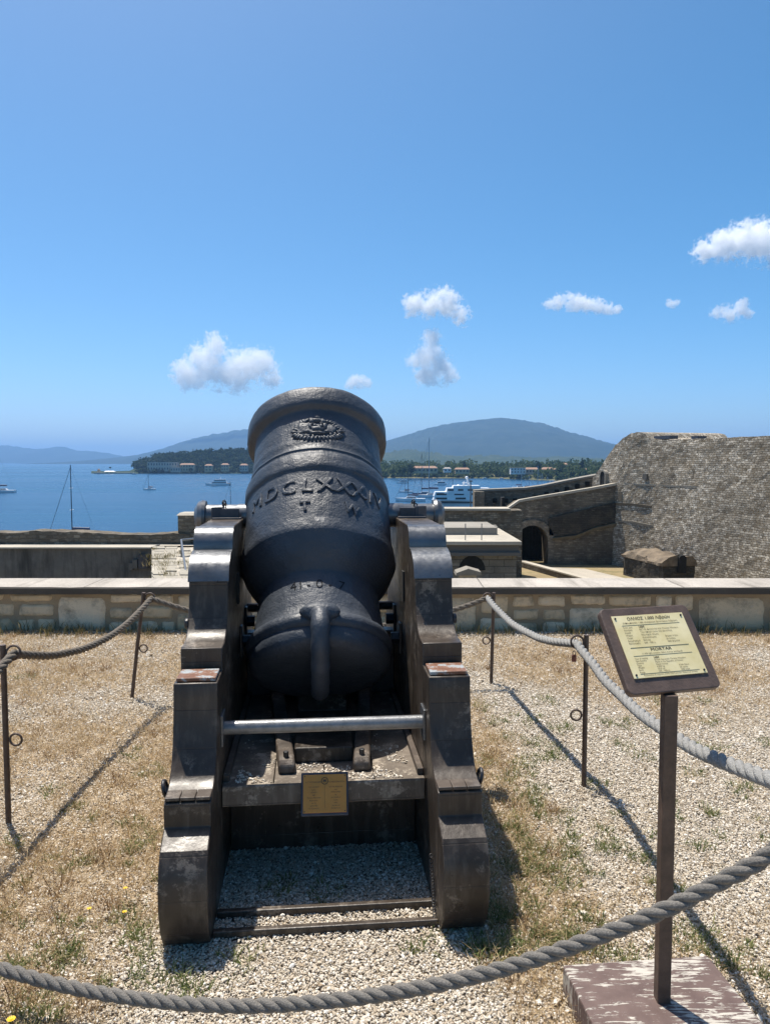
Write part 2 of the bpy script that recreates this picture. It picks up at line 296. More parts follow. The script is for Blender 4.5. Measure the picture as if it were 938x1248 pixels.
# ------------------------------------------------------------------ mesh helpers
class MB:
    def __init__(s): s.v = []; s.f = []; s.uv = {}
    def add(s, vs, fs, uvs=None):
        o = len(s.v); s.v += [Vector(p) for p in vs]
        for i, f in enumerate(fs):
            if uvs: s.uv[len(s.f)] = uvs[i]
            s.f.append([o + k for k in f])
        return s
    def box(s, c, d, rot=None, top=None):
        hx, hy, hz = d[0] / 2, d[1] / 2, d[2] / 2; tx, ty = top or (1, 1)
        vs = [Vector((x * hx * (tx if z > 0 else 1), y * hy * (ty if z > 0 else 1), z * hz)) for z in (-1, 1) for x, y in ((-1, -1), (1, -1), (1, 1), (-1, 1))]
        if rot is not None: vs = [rot @ v for v in vs]
        vs = [v + Vector(c) for v in vs]
        return s.add(vs, [(3, 2, 1, 0), (4, 5, 6, 7), (0, 1, 5, 4), (1, 2, 6, 5), (2, 3, 7, 6), (3, 0, 4, 7)])
    def prism(s, pts, a, b, f):   # polygon pts (p,q) extruded from a to b; f(p,q,e) -> xyz
        n = len(pts); vs = [f(p, q, a) for p, q in pts] + [f(p, q, b) for p, q in pts]
        return s.add(vs, [list(range(n))[::-1], [n + i for i in range(n)]] + [(i, (i + 1) % n, n + (i + 1) % n, n + i) for i in range(n)])
    def tube(s, path, r, seg=10, cap=True):
        path = [Vector(p) for p in path]; n = len(path); rs = r if isinstance(r, (list, tuple)) else [r] * n
        T = [(path[min(i + 1, n - 1)] - path[max(i - 1, 0)]).normalized() for i in range(n)]
        up = Vector((0, 0, 1)) if abs(T[0].z) < .9 else Vector((1, 0, 0)); N = (up - T[0] * up.dot(T[0])).normalized(); vs = []
        for i in range(n):
            N = (N - T[i] * N.dot(T[i])).normalized(); B = T[i].cross(N)
            for k in range(seg):
                a = 2 * math.pi * k / seg; vs.append(path[i] + (N * math.cos(a) + B * math.sin(a)) * rs[i])
        fs = [(i * seg + k, i * seg + (k + 1) % seg, (i + 1) * seg + (k + 1) % seg, (i + 1) * seg + k) for i in range(n - 1) for k in range(seg)]
        if cap: fs += [list(range(seg))[::-1], [(n - 1) * seg + k for k in range(seg)]]
        return s.add(vs, fs)
    def lathe(s, prof, seg, f):   # prof (a, r); f(a, r, phi)
        n = len(prof); vs = [f(a, r, 2 * math.pi * k / seg) for a, r in prof for k in range(seg)]
        fs = [(i * seg + k, i * seg + (k + 1) % seg, (i + 1) * seg + (k + 1) % seg, (i + 1) * seg + k) for i in range(n - 1) for k in range(seg)]
        fs += [list(range(seg))[::-1], [(n - 1) * seg + k for k in range(seg)]]
        return s.add(vs, fs)
    def torus(s, c, rad, r, rot=None, seg=24, seg2=8):
        vs = []
        for i in range(seg):
            a = 2 * math.pi * i / seg
            for k in range(seg2):
                b = 2 * math.pi * k / seg2
                p = Vector(((rad + r * math.cos(b)) * math.cos(a), (rad + r * math.cos(b)) * math.sin(a), r * math.sin(b)))
                vs.append((rot @ p if rot is not None else p) + Vector(c))
        return s.add(vs, [(i * seg2 + k, ((i + 1) % seg) * seg2 + k, ((i + 1) % seg) * seg2 + (k + 1) % seg2, i * seg2 + (k + 1) % seg2) for i in range(seg) for k in range(seg2)])
    def ball(s, c, d, sub=2, jit=0.0, rot=None):
        bm = bmesh.new(); bmesh.ops.create_icosphere(bm, subdivisions=sub, radius=1)
        vs = []
        for v in bm.verts:
            p = v.co * (1 + (jit * noise.noise(v.co * 1.7 + Vector(c) * 3) if jit else 0)); p = Vector((p.x * d[0], p.y * d[1], p.z * d[2]))
            vs.append((rot @ p if rot is not None else p) + Vector(c))
        fs = [[v.index for v in f.verts] for f in bm.faces]; bm.free()
        return s.add(vs, fs)
    def build(s, name, mat, parent=None, smooth=None, bevel=0, bseg=2, fix=True, origin=None):
        me = bpy.data.meshes.new(name); o0 = Vector(origin or (0, 0, 0))
        me.from_pydata([v - o0 for v in s.v], [], s.f)
        if s.uv:
            ul = me.uv_layers.new(name='UVMap'); li = 0
            for i, f in enumerate(s.f):
                u = s.uv.get(i)
                for k in range(len(f)):
                    ul.data[li].uv = u[k] if u else (0, 0); li += 1
        if fix:
            bm = bmesh.new(); bm.from_mesh(me); bmesh.ops.recalc_face_normals(bm, faces=bm.faces); bm.to_mesh(me); bm.free()
        if smooth is not None:
            me.polygons.foreach_set('use_smooth', [True] * len(me.polygons))
            if smooth < 179: me.set_sharp_from_angle(angle=R(smooth))
        me.materials.append(mat)
        ob = bpy.data.objects.new(name, me); COL.objects.link(ob)
        if parent is not None: ob.parent = parent
        if origin is not None: ob.location = o0
        if bevel:
            b = ob.modifiers.new('bevel', 'BEVEL'); b.width = bevel; b.segments = bseg; b.limit_method = 'ANGLE'; b.angle_limit = R(40)
        return ob
def tag(o, label=None, cat=None, group=None, kind=None):
    if label: o['label'] = label
    if cat: o['category'] = cat
    if group: o['group'] = group
    if kind: o['kind'] = kind
    return o
def thing(name, label, cat, loc=(0, 0, 0), rot=(0, 0, 0), group=None):
    o = bpy.data.objects.new(name, None); COL.objects.link(o); o.location = loc; o.rotation_euler = rot; o.empty_display_size = .2
    return tag(o, label, cat, group)
def smoothpath(pts, n=12):
    pts = [Vector(p) for p in pts]; P = [pts[0] * 2 - pts[1]] + pts + [pts[-1] * 2 - pts[-2]]; out = []
    for i in range(1, len(P) - 2):
        for k in range(n):
            t = k / n; a, b, c, d = P[i - 1], P[i], P[i + 1], P[i + 2]
            out.append(.5 * ((2 * b) + (c - a) * t + (2 * a - 5 * b + 4 * c - d) * t * t + (3 * b - a - 3 * c + d) * t ** 3))
    out.append(pts[-1]); return out
def text_mesh(body, size, extrude=0.0, align='LEFT', space=1.0, res=3, off=0.0, bev=0.0):
    cu = bpy.data.curves.new('lettering', 'FONT'); cu.body = body; cu.size = size; cu.extrude = extrude; cu.align_x = align; cu.space_character = space; cu.resolution_u = res; cu.offset = off; cu.bevel_depth = bev; cu.bevel_resolution = 1
    ob = bpy.data.objects.new('lettering', cu); COL.objects.link(ob)
    dg = bpy.context.evaluated_depsgraph_get(); me = bpy.data.meshes.new_from_object(ob.evaluated_get(dg))
    vs = [v.co.copy() for v in me.vertices]; fs = [list(p.vertices) for p in me.polygons]
    COL.objects.unlink(ob); bpy.data.objects.remove(ob); bpy.data.curves.remove(cu); bpy.data.meshes.remove(me)
    return vs, fs

# ================================================================== GROUND OF THE TERRACE
def dryness(x, y):
    d = 0.0
    d += max(0, min(1, (-x - .5) / .5)) * (.75 if y < 4.6 else .6) * max(0, min(1, (y - .9) / 1.2 + .2))
    if y > 4.8: d = max(d, .62 * min(1, (y - 4.8) / .9))
    d = max(d, .78 * math.exp(-((x - .50) / .27) ** 2) * (1 if 1.9 < y < 5.3 else .4)); d = max(d, .30 if x > .9 else 0)
    d += .55 * (noise.noise(Vector((x * 1.1, y * 1.1, 3.7))) + .5 * noise.noise(Vector((x * 3.1, y * 3.1, 8.2))))
    if -.65 < x < .3 and 2.0 < y < 4.4: d -= .5
    return max(0, min(1, d))
gx = np.linspace(-14, 14, 201); gy = np.linspace(-8, 7.36, 111)
g = MB(); vs = [(x, y, .012 * noise.noise(Vector((x * .9, y * .9, 0))) - .012) for y in gy for x in gx]
g.add(vs, [(j * 201 + i, j * 201 + i + 1, (j + 1) * 201 + i + 1, (j + 1) * 201 + i) for j in range(110) for i in range(200)])
go = g.build('ground', MAT['ground'], smooth=180, fix=False); tag(go, kind='structure')
a = go.data.attributes.new('dry', 'FLOAT', 'POINT'); a.data.foreach_set('value', [dryness(v[0], v[1]) for v in vs])

# pebbles: one stuff object, little stones instanced on points
def pebble_field(name, pts, sizes, tones, label=None):
    me = bpy.data.meshes.new(name); me.from_pydata([tuple(p) for p in pts], [], [])
    n = len(pts)
    for nm, arr, ty in (('sc', sizes, 'FLOAT'), ('tone', tones, 'FLOAT')):
        at_ = me.attributes.new(nm, ty, 'POINT'); at_.data.foreach_set('value', np.asarray(arr, dtype=np.float32))
    sv = me.attributes.new('scv', 'FLOAT_VECTOR', 'POINT'); q = np.stack([sizes * rng.uniform(.75, 1.5, n), sizes * rng.uniform(.7, 1.15, n), sizes * rng.uniform(.4, .8, n)], 1)
    sv.data.foreach_set('vector', q.astype(np.float32).ravel())
    rv = me.attributes.new('rot', 'FLOAT_VECTOR', 'POINT'); q = np.stack([rng.uniform(-.5, .5, n), rng.uniform(-.5, .5, n), rng.uniform(0, 6.28, n)], 1)
    rv.data.foreach_set('vector', q.astype(np.float32).ravel())
    ob = bpy.data.objects.new(name, me); COL.objects.link(ob); me.materials.append(MAT['pebble'])
    ng = bpy.data.node_groups.get('pebble_nodes')
    if ng is None:
        ng = bpy.data.node_groups.new('pebble_nodes', 'GeometryNodeTree')
        ng.interface.new_socket('Geometry', in_out='INPUT', socket_type='NodeSocketGeometry'); ng.interface.new_socket('Geometry', in_out='OUTPUT', socket_type='NodeSocketGeometry')
        N = ng.nodes; L = ng.links; gi = N.new('NodeGroupInput'); gout = N.new('NodeGroupOutput')
        gti = N.new('GeometryNodeGeometryToInstance')
        for k in range(4):
            ico = N.new('GeometryNodeMeshIcoSphere'); ico.inputs['Radius'].default_value = 1; ico.inputs['Subdivisions'].default_value = 2
            sp = N.new('GeometryNodeSetPosition'); ns = N.new('ShaderNodeTexNoise'); ns.noise_dimensions = '4D'; ns.inputs['W'].default_value = k * 7.3; ns.inputs['Scale'].default_value = 1.1; ns.inputs['Detail'].default_value = 1
            sub = N.new('ShaderNodeVectorMath'); sub.operation = 'SUBTRACT'; sub.inputs[1].default_value = (.5, .5, .5)
            scl = N.new('ShaderNodeVectorMath'); scl.operation = 'SCALE'; scl.inputs['Scale'].default_value = 1.7
            L.new(ns.outputs['Color'], sub.inputs[0]); L.new(sub.outputs[0], scl.inputs[0]); L.new(ico.outputs[0], sp.inputs[0]); L.new(scl.outputs[0], sp.inputs['Offset'])
            sm = N.new('GeometryNodeSetMaterial'); sm.inputs['Material'].default_value = MAT['pebble']; L.new(sp.outputs[0], sm.inputs[0])
            L.new(sm.outputs[0], gti.inputs[0])
        iop = N.new('GeometryNodeInstanceOnPoints'); iop.inputs['Pick Instance'].default_value = True
        L.new(gi.outputs[0], iop.inputs['Points']); L.new(gti.outputs[0], iop.inputs['Instance'])
        for nm, sock in (('scv', 'Scale'), ('rot', 'Rotation')):
            na = N.new('GeometryNodeInputNamedAttribute'); na.data_type = 'FLOAT_VECTOR'; na.inputs['Name'].default_value = nm
            L.new(na.outputs[0], iop.inputs[sock])
        L.new(iop.outputs[0], gout.inputs[0])
    md = ob.modifiers.new('pebbles', 'NODES'); md.node_group = ng
    return tag(ob, label, None, None, 'stuff')
def scatter(n, x0, x1, y0, y1, keep):
    out = []
    y = np.sqrt(rng.uniform(0, 1, n)) if False else rng.uniform(0, 1, n)
    Y = y0 + (y1 - y0) * y ** 1.35; X = rng.uniform(-1, 1, n)
    for a_, b_ in zip(X, Y):
        hw = .60 * b_ + 1.7; xx = a_ * hw
        if x0 < xx < x1 and rng.random() < keep(xx, b_): out.append((xx, b_))
    return out
pp = scatter(1150000, -6, 6, 1.1, 7.2, lambda x, y: .24 + .76 * (1 - dryness(x, y)) ** 1.7)
P = np.array([(x, y, .0) for x, y in pp]); n = len(P)
P[:, 2] = rng.uniform(-.006, .004, n)
sz = (.0020 + .0030 * rng.random(n) ** 2.2 + .0040 * (rng.random(n) < .018)) * (1 + .35 * np.clip((P[:, 1] - 3) / 4, 0, 1))
pebble_field('gravel', P, sz, np.clip(rng.normal(.62, .24, n), 0, 1), 'crushed white gravel strewn over the terrace')

def blades(name, tufts, mat, label, hmin, hmax, wid, spread, per, lean=.6):
    V = []; Fc = []; T = []
    for (x, y, s, dens) in tufts:
        base_t = rng.random() * .5
        for k in range(int(per * dens)):
            r_ = spread * s * abs(rng.normal(0, .6)); a_ = rng.uniform(0, 6.283); bx, by = x + r_ * math.cos(a_), y + r_ * math.sin(a_)
            h = rng.uniform(hmin, hmax) * s; d = a_ + rng.normal(0, .7); ln = lean * rng.uniform(.2, 1.3) * h; w_ = wid * rng.uniform(.6, 1.4); side = rng.uniform(0, 6.283)
            sx, sy = math.cos(side) * w_, math.sin(side) * w_; o = len(V)
            mx, my, mz = bx + math.cos(d) * ln * .4, by + math.sin(d) * ln * .4, h * .6
            V += [(bx - sx, by - sy, -.005), (bx + sx, by + sy, -.005), (mx + sx * .8, my + sy * .8, mz), (mx - sx * .8, my - sy * .8, mz), (bx + math.cos(d) * ln, by + math.sin(d) * ln, h * .92)]
            Fc += [(o, o + 1, o + 2, o + 3), (o + 3, o + 2, o + 4)]; t = min(1, max(0, base_t + rng.normal(.25, .18))); T += [t] * 5
    me = bpy.data.meshes.new(name); me.from_pydata(V, [], Fc); me.materials.append(mat)
    at_ = me.attributes.new('tone', 'FLOAT', 'POINT'); at_.data.foreach_set('value', T)
    ob = bpy.data.objects.new(name, me); COL.objects.link(ob); return tag(ob, label, None, None, 'stuff')
tf = []
for x, y in scatter(95000, -5.6, 5.8, 1.2, 7.2, lambda x, y: max(0, dryness(x, y) - .22) ** 1.1 * 1.1):
    tf.append((x, y, rng.uniform(.5, 1.2), rng.uniform(.5, 1.2)))
blades('dry_grass', tf, MAT['straw'], 'flattened straw coloured grass growing through the gravel', .010, .038, .0012, .06, 9, 1.7)
tf = []
for x, y in scatter(3400, -5.6, 5.8, 1.5, 7.2, lambda x, y: max(0, dryness(x, y) - .35) * (1 if noise.noise(Vector((x * 2.3, y * 2.3, 17))) > -.05 else .1)):
    tf.append((x, y, rng.uniform(.7, 1.4), rng.uniform(.6, 1.4)))
blades('dry_tufts', tf, MAT['straw2'], 'taller reddish brown dry tufts in the gravel', .02, .06, .0013, .05, 26, 1.2)
tf = []
wc = [(625, 905, 8), (650, 930, 7), (590, 860, 7), (640, 1060, 10), (655, 1100, 12), (700, 1110, 8), (640, 1130, 14), (620, 1160, 12), (690, 1140, 8), (660, 990, 6), (670, 920, 5), (760, 910, 6), (775, 885, 6), (860, 912, 7), (930, 905, 6), (830, 1140, 12), (860, 1150, 8), (885, 1170, 10), (150, 1115, 8), (180, 1017, 8), (165, 1140, 9), (70, 1160, 10), (80, 1170, 8), (20, 1180, 9), (40, 1235, 14), (60, 1240, 10), (340, 1080, 7), (400, 1090, 7), (300, 1170, 8), (520, 1158, 8), (550, 1130, 7), (600, 1150, 12), (730, 1165, 8), (30, 825, 5), (755, 1160, 7), (720, 1060, 6), (690, 1080, 6), (820, 980, 5), (610, 880, 6), (650, 960, 6), (580, 1160, 9), (190, 1190, 9), (230, 1190, 10), (865, 880, 5), (230, 1215, 8), (745, 880, 5)]
for k in range(44): wc.append((rng.normal(650, 40), rng.uniform(850, 1175), rng.uniform(3, 9)))
for k in range(26): wc.append((rng.uniform(720, 938), rng.uniform(850, 1200), rng.uniform(2, 6)))
for k in range(26): wc.append((rng.uniform(0, 200), rng.uniform(900, 1240), rng.uniform(2, 6)))
for px, py, r_ in wc:
    c = flat(px, py, 0); ww = r_ * c.y / F * 1.6
    for k in range(int(r_ * 1.6)):
        tf.append((c.x + rng.normal(0, ww), c.y + rng.normal(0, ww * 1.1), rng.uniform(.5, 1.2), rng.uniform(.5, 1.3)))
blades('green_weeds', tf, MAT['weed'], 'patches of small green weeds in the gravel', .008, .034, .0019, .035, 12, 1.3)
tf = []
for k in range(260):
    x = rng.uniform(-4.8, 5); tf.append((x, 7.19 - abs(rng.normal(0, .10)), rng.uniform(.6, 1.9), rng.uniform(.5, 1.3)))
blades('wall_weeds', tf, MAT['moss'], 'straggly dry weeds along the foot of the parapet', .03, .085, .003, .07, 9, .6)
# four dandelion-like flowers on the left
for i, (px, py, lb) in enumerate(((153, 1083, 'yellow flower nearest the left wheel-shaped foot of the carriage'), (109, 1108, 'single yellow flower out in the dry grass on the left'), (152, 1112, 'yellow flower in the green weeds left of the carriage foot'), (14, 1243, 'big yellow flower in the bottom left corner under the rope'))):
    c = flat(px, py, .04); fl = thing('yellow_flower', lb, 'flower', (c.x, c.y, 0), (0, 0, i), 'yellow flowers in the dry grass')
    MB().tube([(0, 0, -.01), (.004, .002, .02), (.002, 0, .04)], .0013, 5).build('stem', MAT['weed'], fl)
    h = MB(); s_ = .012 if i == 3 else .008
    for k in range(12):
        a_ = k * math.pi / 6; h.add([(0, 0, .04), (math.cos(a_ - .2) * s_, math.sin(a_ - .2) * s_, .044), (math.cos(a_ + .2) * s_, math.sin(a_ + .2) * s_, .044)], [(0, 1, 2)])
    h.ball((0, 0, .042), (s_ * .4, s_ * .4, s_ * .3), 1).build('petals', MAT['yellow'], fl)

# ================================================================== PARAPET
WY = 7.24; pw = thing('parapet_wall', 'low rubble stone parapet with a broad pale coping, behind the cannon', 'wall', (0, WY, 0))
ztop = .420; zc = ztop - .068
MB().box((0, .27, zc / 2 - 4), (28, .42, zc + 8)).build('wall_core', MAT['mortar'], pw)
cp = MB(); N = 160
for i in range(N):   # coping with slightly uneven arrises
    pass
vs = []; sec = [(-.045, zc), (-.05, ztop - .012), (-.04, ztop), (.50, ztop + .003), (.50, zc)]
for i in range(N + 1):
    x = -14 + 28 * i / N
    for k, (y, z) in enumerate(sec):
        j = .006 * noise.noise(Vector((x * 2.5, k * 3.1, 1))) + .004 * noise.noise(Vector((x * 9, k * 3.1, 5)))
        vs.append((x, y + j, z + (j if k in (1, 2) else 0)))
cp.add(vs, [(i * 5 + k, i * 5 + (k + 1) % 5, (i + 1) * 5 + (k + 1) % 5, (i + 1) * 5 + k) for i in range(N) for k in range(5)] + [list(range(5)), list(range(N * 5, N * 5 + 5))[::-1]])
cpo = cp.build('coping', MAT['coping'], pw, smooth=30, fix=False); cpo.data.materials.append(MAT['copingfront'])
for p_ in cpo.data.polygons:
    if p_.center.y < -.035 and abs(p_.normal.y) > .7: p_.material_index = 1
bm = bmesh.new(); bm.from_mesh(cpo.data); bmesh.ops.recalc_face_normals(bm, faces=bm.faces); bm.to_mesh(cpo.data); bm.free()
fc = MB(); tones = []
def stone(x0, x1, z0, z1):
    gpx = .005; jc = rng.uniform(0, .024, 8) * (rng.random(8) < .55); jc[1::2] *= .8; x0 += gpx * rng.uniform(.5, 1.3); x1 -= gpx * rng.uniform(.5, 1.3); z0 += gpx * rng.uniform(.4, 1.1); z1 -= gpx * rng.uniform(.4, 1.1)
    nx, nz = 11, 7; t = min(1, max(0, rng.normal(.55, .25))); o = rng.uniform(0, 90); vs = []; dep = rng.uniform(.018, .04)
    for j in range(nz):
        for i in range(nx):
            u, v = i / (nx - 1), j / (nz - 1); px, pz = x0 + (x1 - x0) * u, z0 + (z1 - z0) * v
            e = min(u, 1 - u) * (x1 - x0); f_ = min(v, 1 - v) * (z1 - z0); d_ = min(e, f_)
            px += (1 - u) * ((1 - v) * jc[0] + v * jc[2]) - u * ((1 - v) * jc[4] + v * jc[6]); pz += (1 - v) * ((1 - u) * jc[1] + u * jc[5]) - v * ((1 - u) * jc[3] + u * jc[7])
            cu, cv = abs(u - .5) * 2, abs(v - .5) * 2; rr = max(0, cu ** 6 + cv ** 6 - 1.0) * .16
            px -= (u - .5) * (x1 - x0) * rr; pz -= (v - .5) * (z1 - z0) * rr
            k_ = noise.noise(Vector((px * 9, pz * 9, o)))
            if min(i, nx - 1 - i) == 0 or min(j, nz - 1 - j) == 0: px += .020 * noise.noise(Vector((px * 11, pz * 11, o + 4))); pz += .020 * noise.noise(Vector((px * 14, pz * 14, o + 9)))
            y = .070 - 1.25 * dep * min(1, d_ / .018) - .012 * k_ * min(1, d_ / .02) if d_ > 0 else .085
            vs.append((px, y, pz))
    fc.add(vs, [(j * nx + i, j * nx + i + 1, (j + 1) * nx + i + 1, (j + 1) * nx + i) for j in range(nz - 1) for i in range(nx - 1)]); tones.extend([t] * len(vs))
def split(x0, x1, z0, z1):
    wd, ht = x1 - x0, z1 - z0
    if ht > .22 and rng.random() < .72:
        zm = z0 + ht * rng.uniform(.34, .70); split(x0, x1, z0, zm); split(x0, x1, zm, z1); return
    if wd > max(.62, 2.8 * ht) or (wd > .34 and wd > 1.6 * ht and rng.random() < .6):
        xm = x0 + wd * rng.uniform(.35, .65); split(x0, xm, z0, z1); split(xm, x1, z0, z1); return
    stone(x0, x1, z0, z1)
x = -8.0
while x < 8:
    w_ = rng.uniform(.35, .95); split(x, x + w_, -.05, zc - .008); x += w_
fo = fc.build('stone_facing', MAT['facing'], pw, smooth=180, fix=False)
a = fo.data.attributes.new('tone', 'FLOAT', 'POINT'); a.data.foreach_set('value', tones)

# ================================================================== MORTAR CARRIAGE
PSI = .0943; CO = (-.196, 2.5, 0)
def cw(w_, s_, z_):   # carriage coordinates -> world
    return Vector((CO[0] + w_ * math.cos(PSI) - s_ * math.sin(PSI), CO[1] + w_ * math.sin(PSI) + s_ * math.cos(PSI), z_))
car = thing('mortar_carriage', 'massive dark stepped timber gun carriage with scrolled cheeks, under the black mortar', 'gun carriage', CO, (0, 0, PSI))
HW = .541; TK = .156
arc = lambda c, r, a0, a1, n: [(c[0] + r[0] * math.cos(R(a0 + (a1 - a0) * i / n)), c[1] + r[1] * math.sin(R(a0 + (a1 - a0) * i / n))) for i in range(n + 1)]
low = [(-.005, .004), (-.05, .07), (-.072, .15), (-.075, .22), (-.06, .285), (-.03, .335), (.03, .366)]      # bulging foot
low += [(.050, .376), (.050, .458)]                                          # first step face
low += [(.098, .468)] + [(.115 + .155 * math.sin(R(a_)) ** 1.0 * .98, .478 + .325 * (1 - math.cos(R(a_)))) for a_ in range(8, 91, 8)]   # tread and concave rise
low += [(.272, .804), (.43, .806)]                                           # rusty plate tread
low += [(.43, .893), (.52, .897)] + [(.52 + .135 * math.sin(R(a_)), .90 + .212 * (1 - math.cos(R(a_)))) for a_ in range(10, 91, 10)]
scr = [(.662, 1.116)] + [(.662 + .16 * (1 - math.cos(R(a_))) * 1.0, 1.116 + .108 * math.sin(R(a_))) for a_ in range(15, 91, 15)]        # lower scroll
cap = [(.822, 1.228)] + [(.822 + .085 * (1 - math.cos(R(a_))), 1.228 + .088 * math.sin(R(a_))) for a_ in range(15, 91, 15)]
half = low + scr + cap[:-1] + [(.907, 1.316)]
SC = 1.461; TZ = CAMZ - (CAMZ - 1.355) * 1.125; HT_ = 1.316
notch = [(SC - .066, 1.316)] + arc((SC, TZ), (.062, .062), 190, 350, 10) + [(SC + .066, 1.316)]
prof = half + notch + [(SC + (SC - p) * .36, q) for p, q in half[::-1]]
for sd in (-1, 1):
    ck = MB().prism(prof, sd * HW, sd * (HW - TK), lambda p, q, e: (e, p, q)).build('cheek', MAT['bed'] if sd < 0 else MAT['bed2'], car, smooth=28, bevel=.005)
    ck.data.materials.clear(); ck.data.materials.append(MAT['bed'])
    c0 = sd * (HW - TK / 2)
    # grey skin over the scrolls, sky sheen put into its colour with worn paint
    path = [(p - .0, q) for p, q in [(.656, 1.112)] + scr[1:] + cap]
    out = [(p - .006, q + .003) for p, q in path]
    MB().prism(path + out[::-1], c0 - TK / 2 - .004, c0 + TK / 2 + .004, lambda p, q, e: (e, p, q)).build('scroll_sheen_wear', MAT['sheet'], ck, smooth=30)
    MB().box((c0, .345, .813), (TK * .90, .125, .014)).build('tread_plate', MAT['rust_plate'], ck, bevel=.003)
    # wear boards on the first step, three planks
    for k in (-1, 0, 1):
        MB().box((c0 + k * TK * .325, .088, .4705), (TK * .315, .066, .012)).build('tread_board', MAT['bed2'], ck, bevel=.003)
    inn = sd * (HW - TK)
    for s_, z_ in ((.14, .25), (.33, .62), (.62, .95), (.95, 1.15), (1.2, .5), (1.62, .83), (.75, .35)):
        MB().tube([(sd * (HW - .002), s_, z_), (sd * (HW + .012), s_, z_)], .021, 14).build('bolt_head', MAT['dark_steel'], ck, bevel=.003)
    for (s_, z_) in ((1.42, .79), (1.155, .75)):
        MB().box((inn - sd * .006, s_, z_), (.012, .05, .15)).build('strap_washer', MAT['dark_steel'], ck, bevel=.003)
        MB().prism([(math.cos(i * math.pi / 3) * .03, math.sin(i * math.pi / 3) * .03) for i in range(6)], inn - sd * .012, inn - sd * .05, lambda p, q, e, s_=s_, z_=z_: (e, s_ + p, z_ + q)).build('bolt_nut', MAT['dark_steel'], ck, bevel=.002)
    MB().box((inn - sd * .003, 1.05, 1.02), (.01, .06, .14)).build('slot', MAT['void'], ck)
    MB().box((inn - sd * .004, .385, .597), (.010, .09, .12)).build('bar_plate', MAT['sheet'], ck, bevel=.003)
    # capsquare over the trunnion
    cs = MB(); cs.box((c0 - sd * .012, SC - .085, 1.338), (TK * .62, .012, .06), Matrix.Rotation(-.12, 3, 'Z')); cs.box((c0 + sd * .046, SC - .083, 1.345), (.062, .012, .062), Matrix.Rotation(.3, 3, 'Z'))
    cs.box((c0, SC - .10, 1.3205), (TK * .9, .05, .008))
    cq = cs.build('capsquare', MAT['frame'], car, bevel=.002)
    ch = MB(); px_ = c0 + sd * .022
    for k in range(9):
        a_ = R(205 - k * 19); p = Vector((px_ + .004 * math.sin(k * 2), SC + .066 * math.cos(a_), TZ + .002 + .066 * math.sin(a_)))
        ch.torus(p, .0085, .0028, Matrix.Rotation(a_, 3, 'X') @ Matrix.Rotation(R(90) * (k % 2), 3, 'Y') @ Matrix.Scale(1.35, 3, Vector((0, 1, 0))), 10, 6)
    ch.build('chain', MAT['dark_steel'], cq, smooth=180)
inr = HW - TK
fl = MB(); 
for k in range(4): fl.box((-inr + (k + .5) * inr / 2, 1.00, .362), (inr / 2 - .003, 1.30, .052))
fl.build('bed_floor', MAT['floor'], car, bevel=.003)
MB().box((0, .342, .351), (2 * inr - .006, .02, .078)).build('front_board', MAT['floor'], car, bevel=.004)
MB().box((0, .66, .165), (2 * inr - .004, .09, .335)).build('transom', MAT['bed'], car, bevel=.004)
MB().box((0, 1.6, .165), (2 * inr - .004, .09, .335)).build('transom', MAT['bed'], car, bevel=.004)
for sd in (-1, 1):
    MB().box((sd * (inr - .014), .93, .401), (.024, 1.10, .026)).build('edge_strip', MAT['bed2'], car, bevel=.003)
    sk = MB(); 
    sk.prism([(.0, .387), (.0, .422), (.018, .439), (.05, .445), (1.0, .475), (1.0, .387)], -.033, .033, lambda p, q, e, sd=sd: (sd * (.145 + .085 * p) + e, .43 + p, q))
    so_ = sk.build('skid_rail', MAT['bed2'], car, bevel=.012, bseg=3)
    MB().tube([(sd * .149, .472, .437), (sd * .149, .472, .465)], .011, 6).build('rail_bolt', MAT['dark_steel'], so_, bevel=.002)
MB().box((0, .98, .419), (.235, .88, .062)).build('quoin_block', MAT['bed'], car, bevel=.006)
MB().prism([(1.0, .449), (1.44, .449), (1.44, .66), (1.3, .64)], -.115, .115, lambda p, q, e: (e, p, q)).build('breech_chock', MAT['bed'], car, bevel=.006)
MB().box((0, 1.50, .555), (2 * inr - .004, .09, .33)).build('breech_transom', MAT['dark_steel'], car, bevel=.006)
MB().tube([(-inr + .004, .385, .597), (inr - .004, .385, .597)], .0255, 20).build('crossbar', MAT['pipe'], car, smooth=40)
for s_, z_ in ((1.565, .83),):
    MB().tube([(-inr + .001, s_, z_), (inr - .001, s_, z_)], .024, 14).build('tie_rod', MAT['dark_steel'], car, smooth=40)
for s_ in (.03, .145): MB().box((0, s_, .008), (2 * inr - .004, .024, .034)).build('ground_sill', MAT['bed'], car, bevel=.004)
MB().torus((-HW - .012, .15, .47), .026, .007, Matrix.Rotation(R(78), 3, 'Y'), 20, 8).build('lashing_ring', MAT['dark_steel'], car, smooth=180)
MB().torus((HW + .012, .15, .47), .026, .007, Matrix.Rotation(R(102), 3, 'Y'), 20, 8).build('lashing_ring', MAT['dark_steel'], car, smooth=180)
# thin chain hanging down the right inner cheek to the ground
ch = MB()
for k in range(22):
    t = k / 21; p = Vector((inr - .012, .12 - .10 * t, .20 - .195 * t ** .8)); ch.torus(p, .006, .0018, Matrix.Rotation(R(60), 3, 'X') @ Matrix.Rotation(R(90) * (k % 2), 3, 'Z'), 8, 5)
ch.build('hanging_chain', MAT['dark_steel'], car, smooth=180)
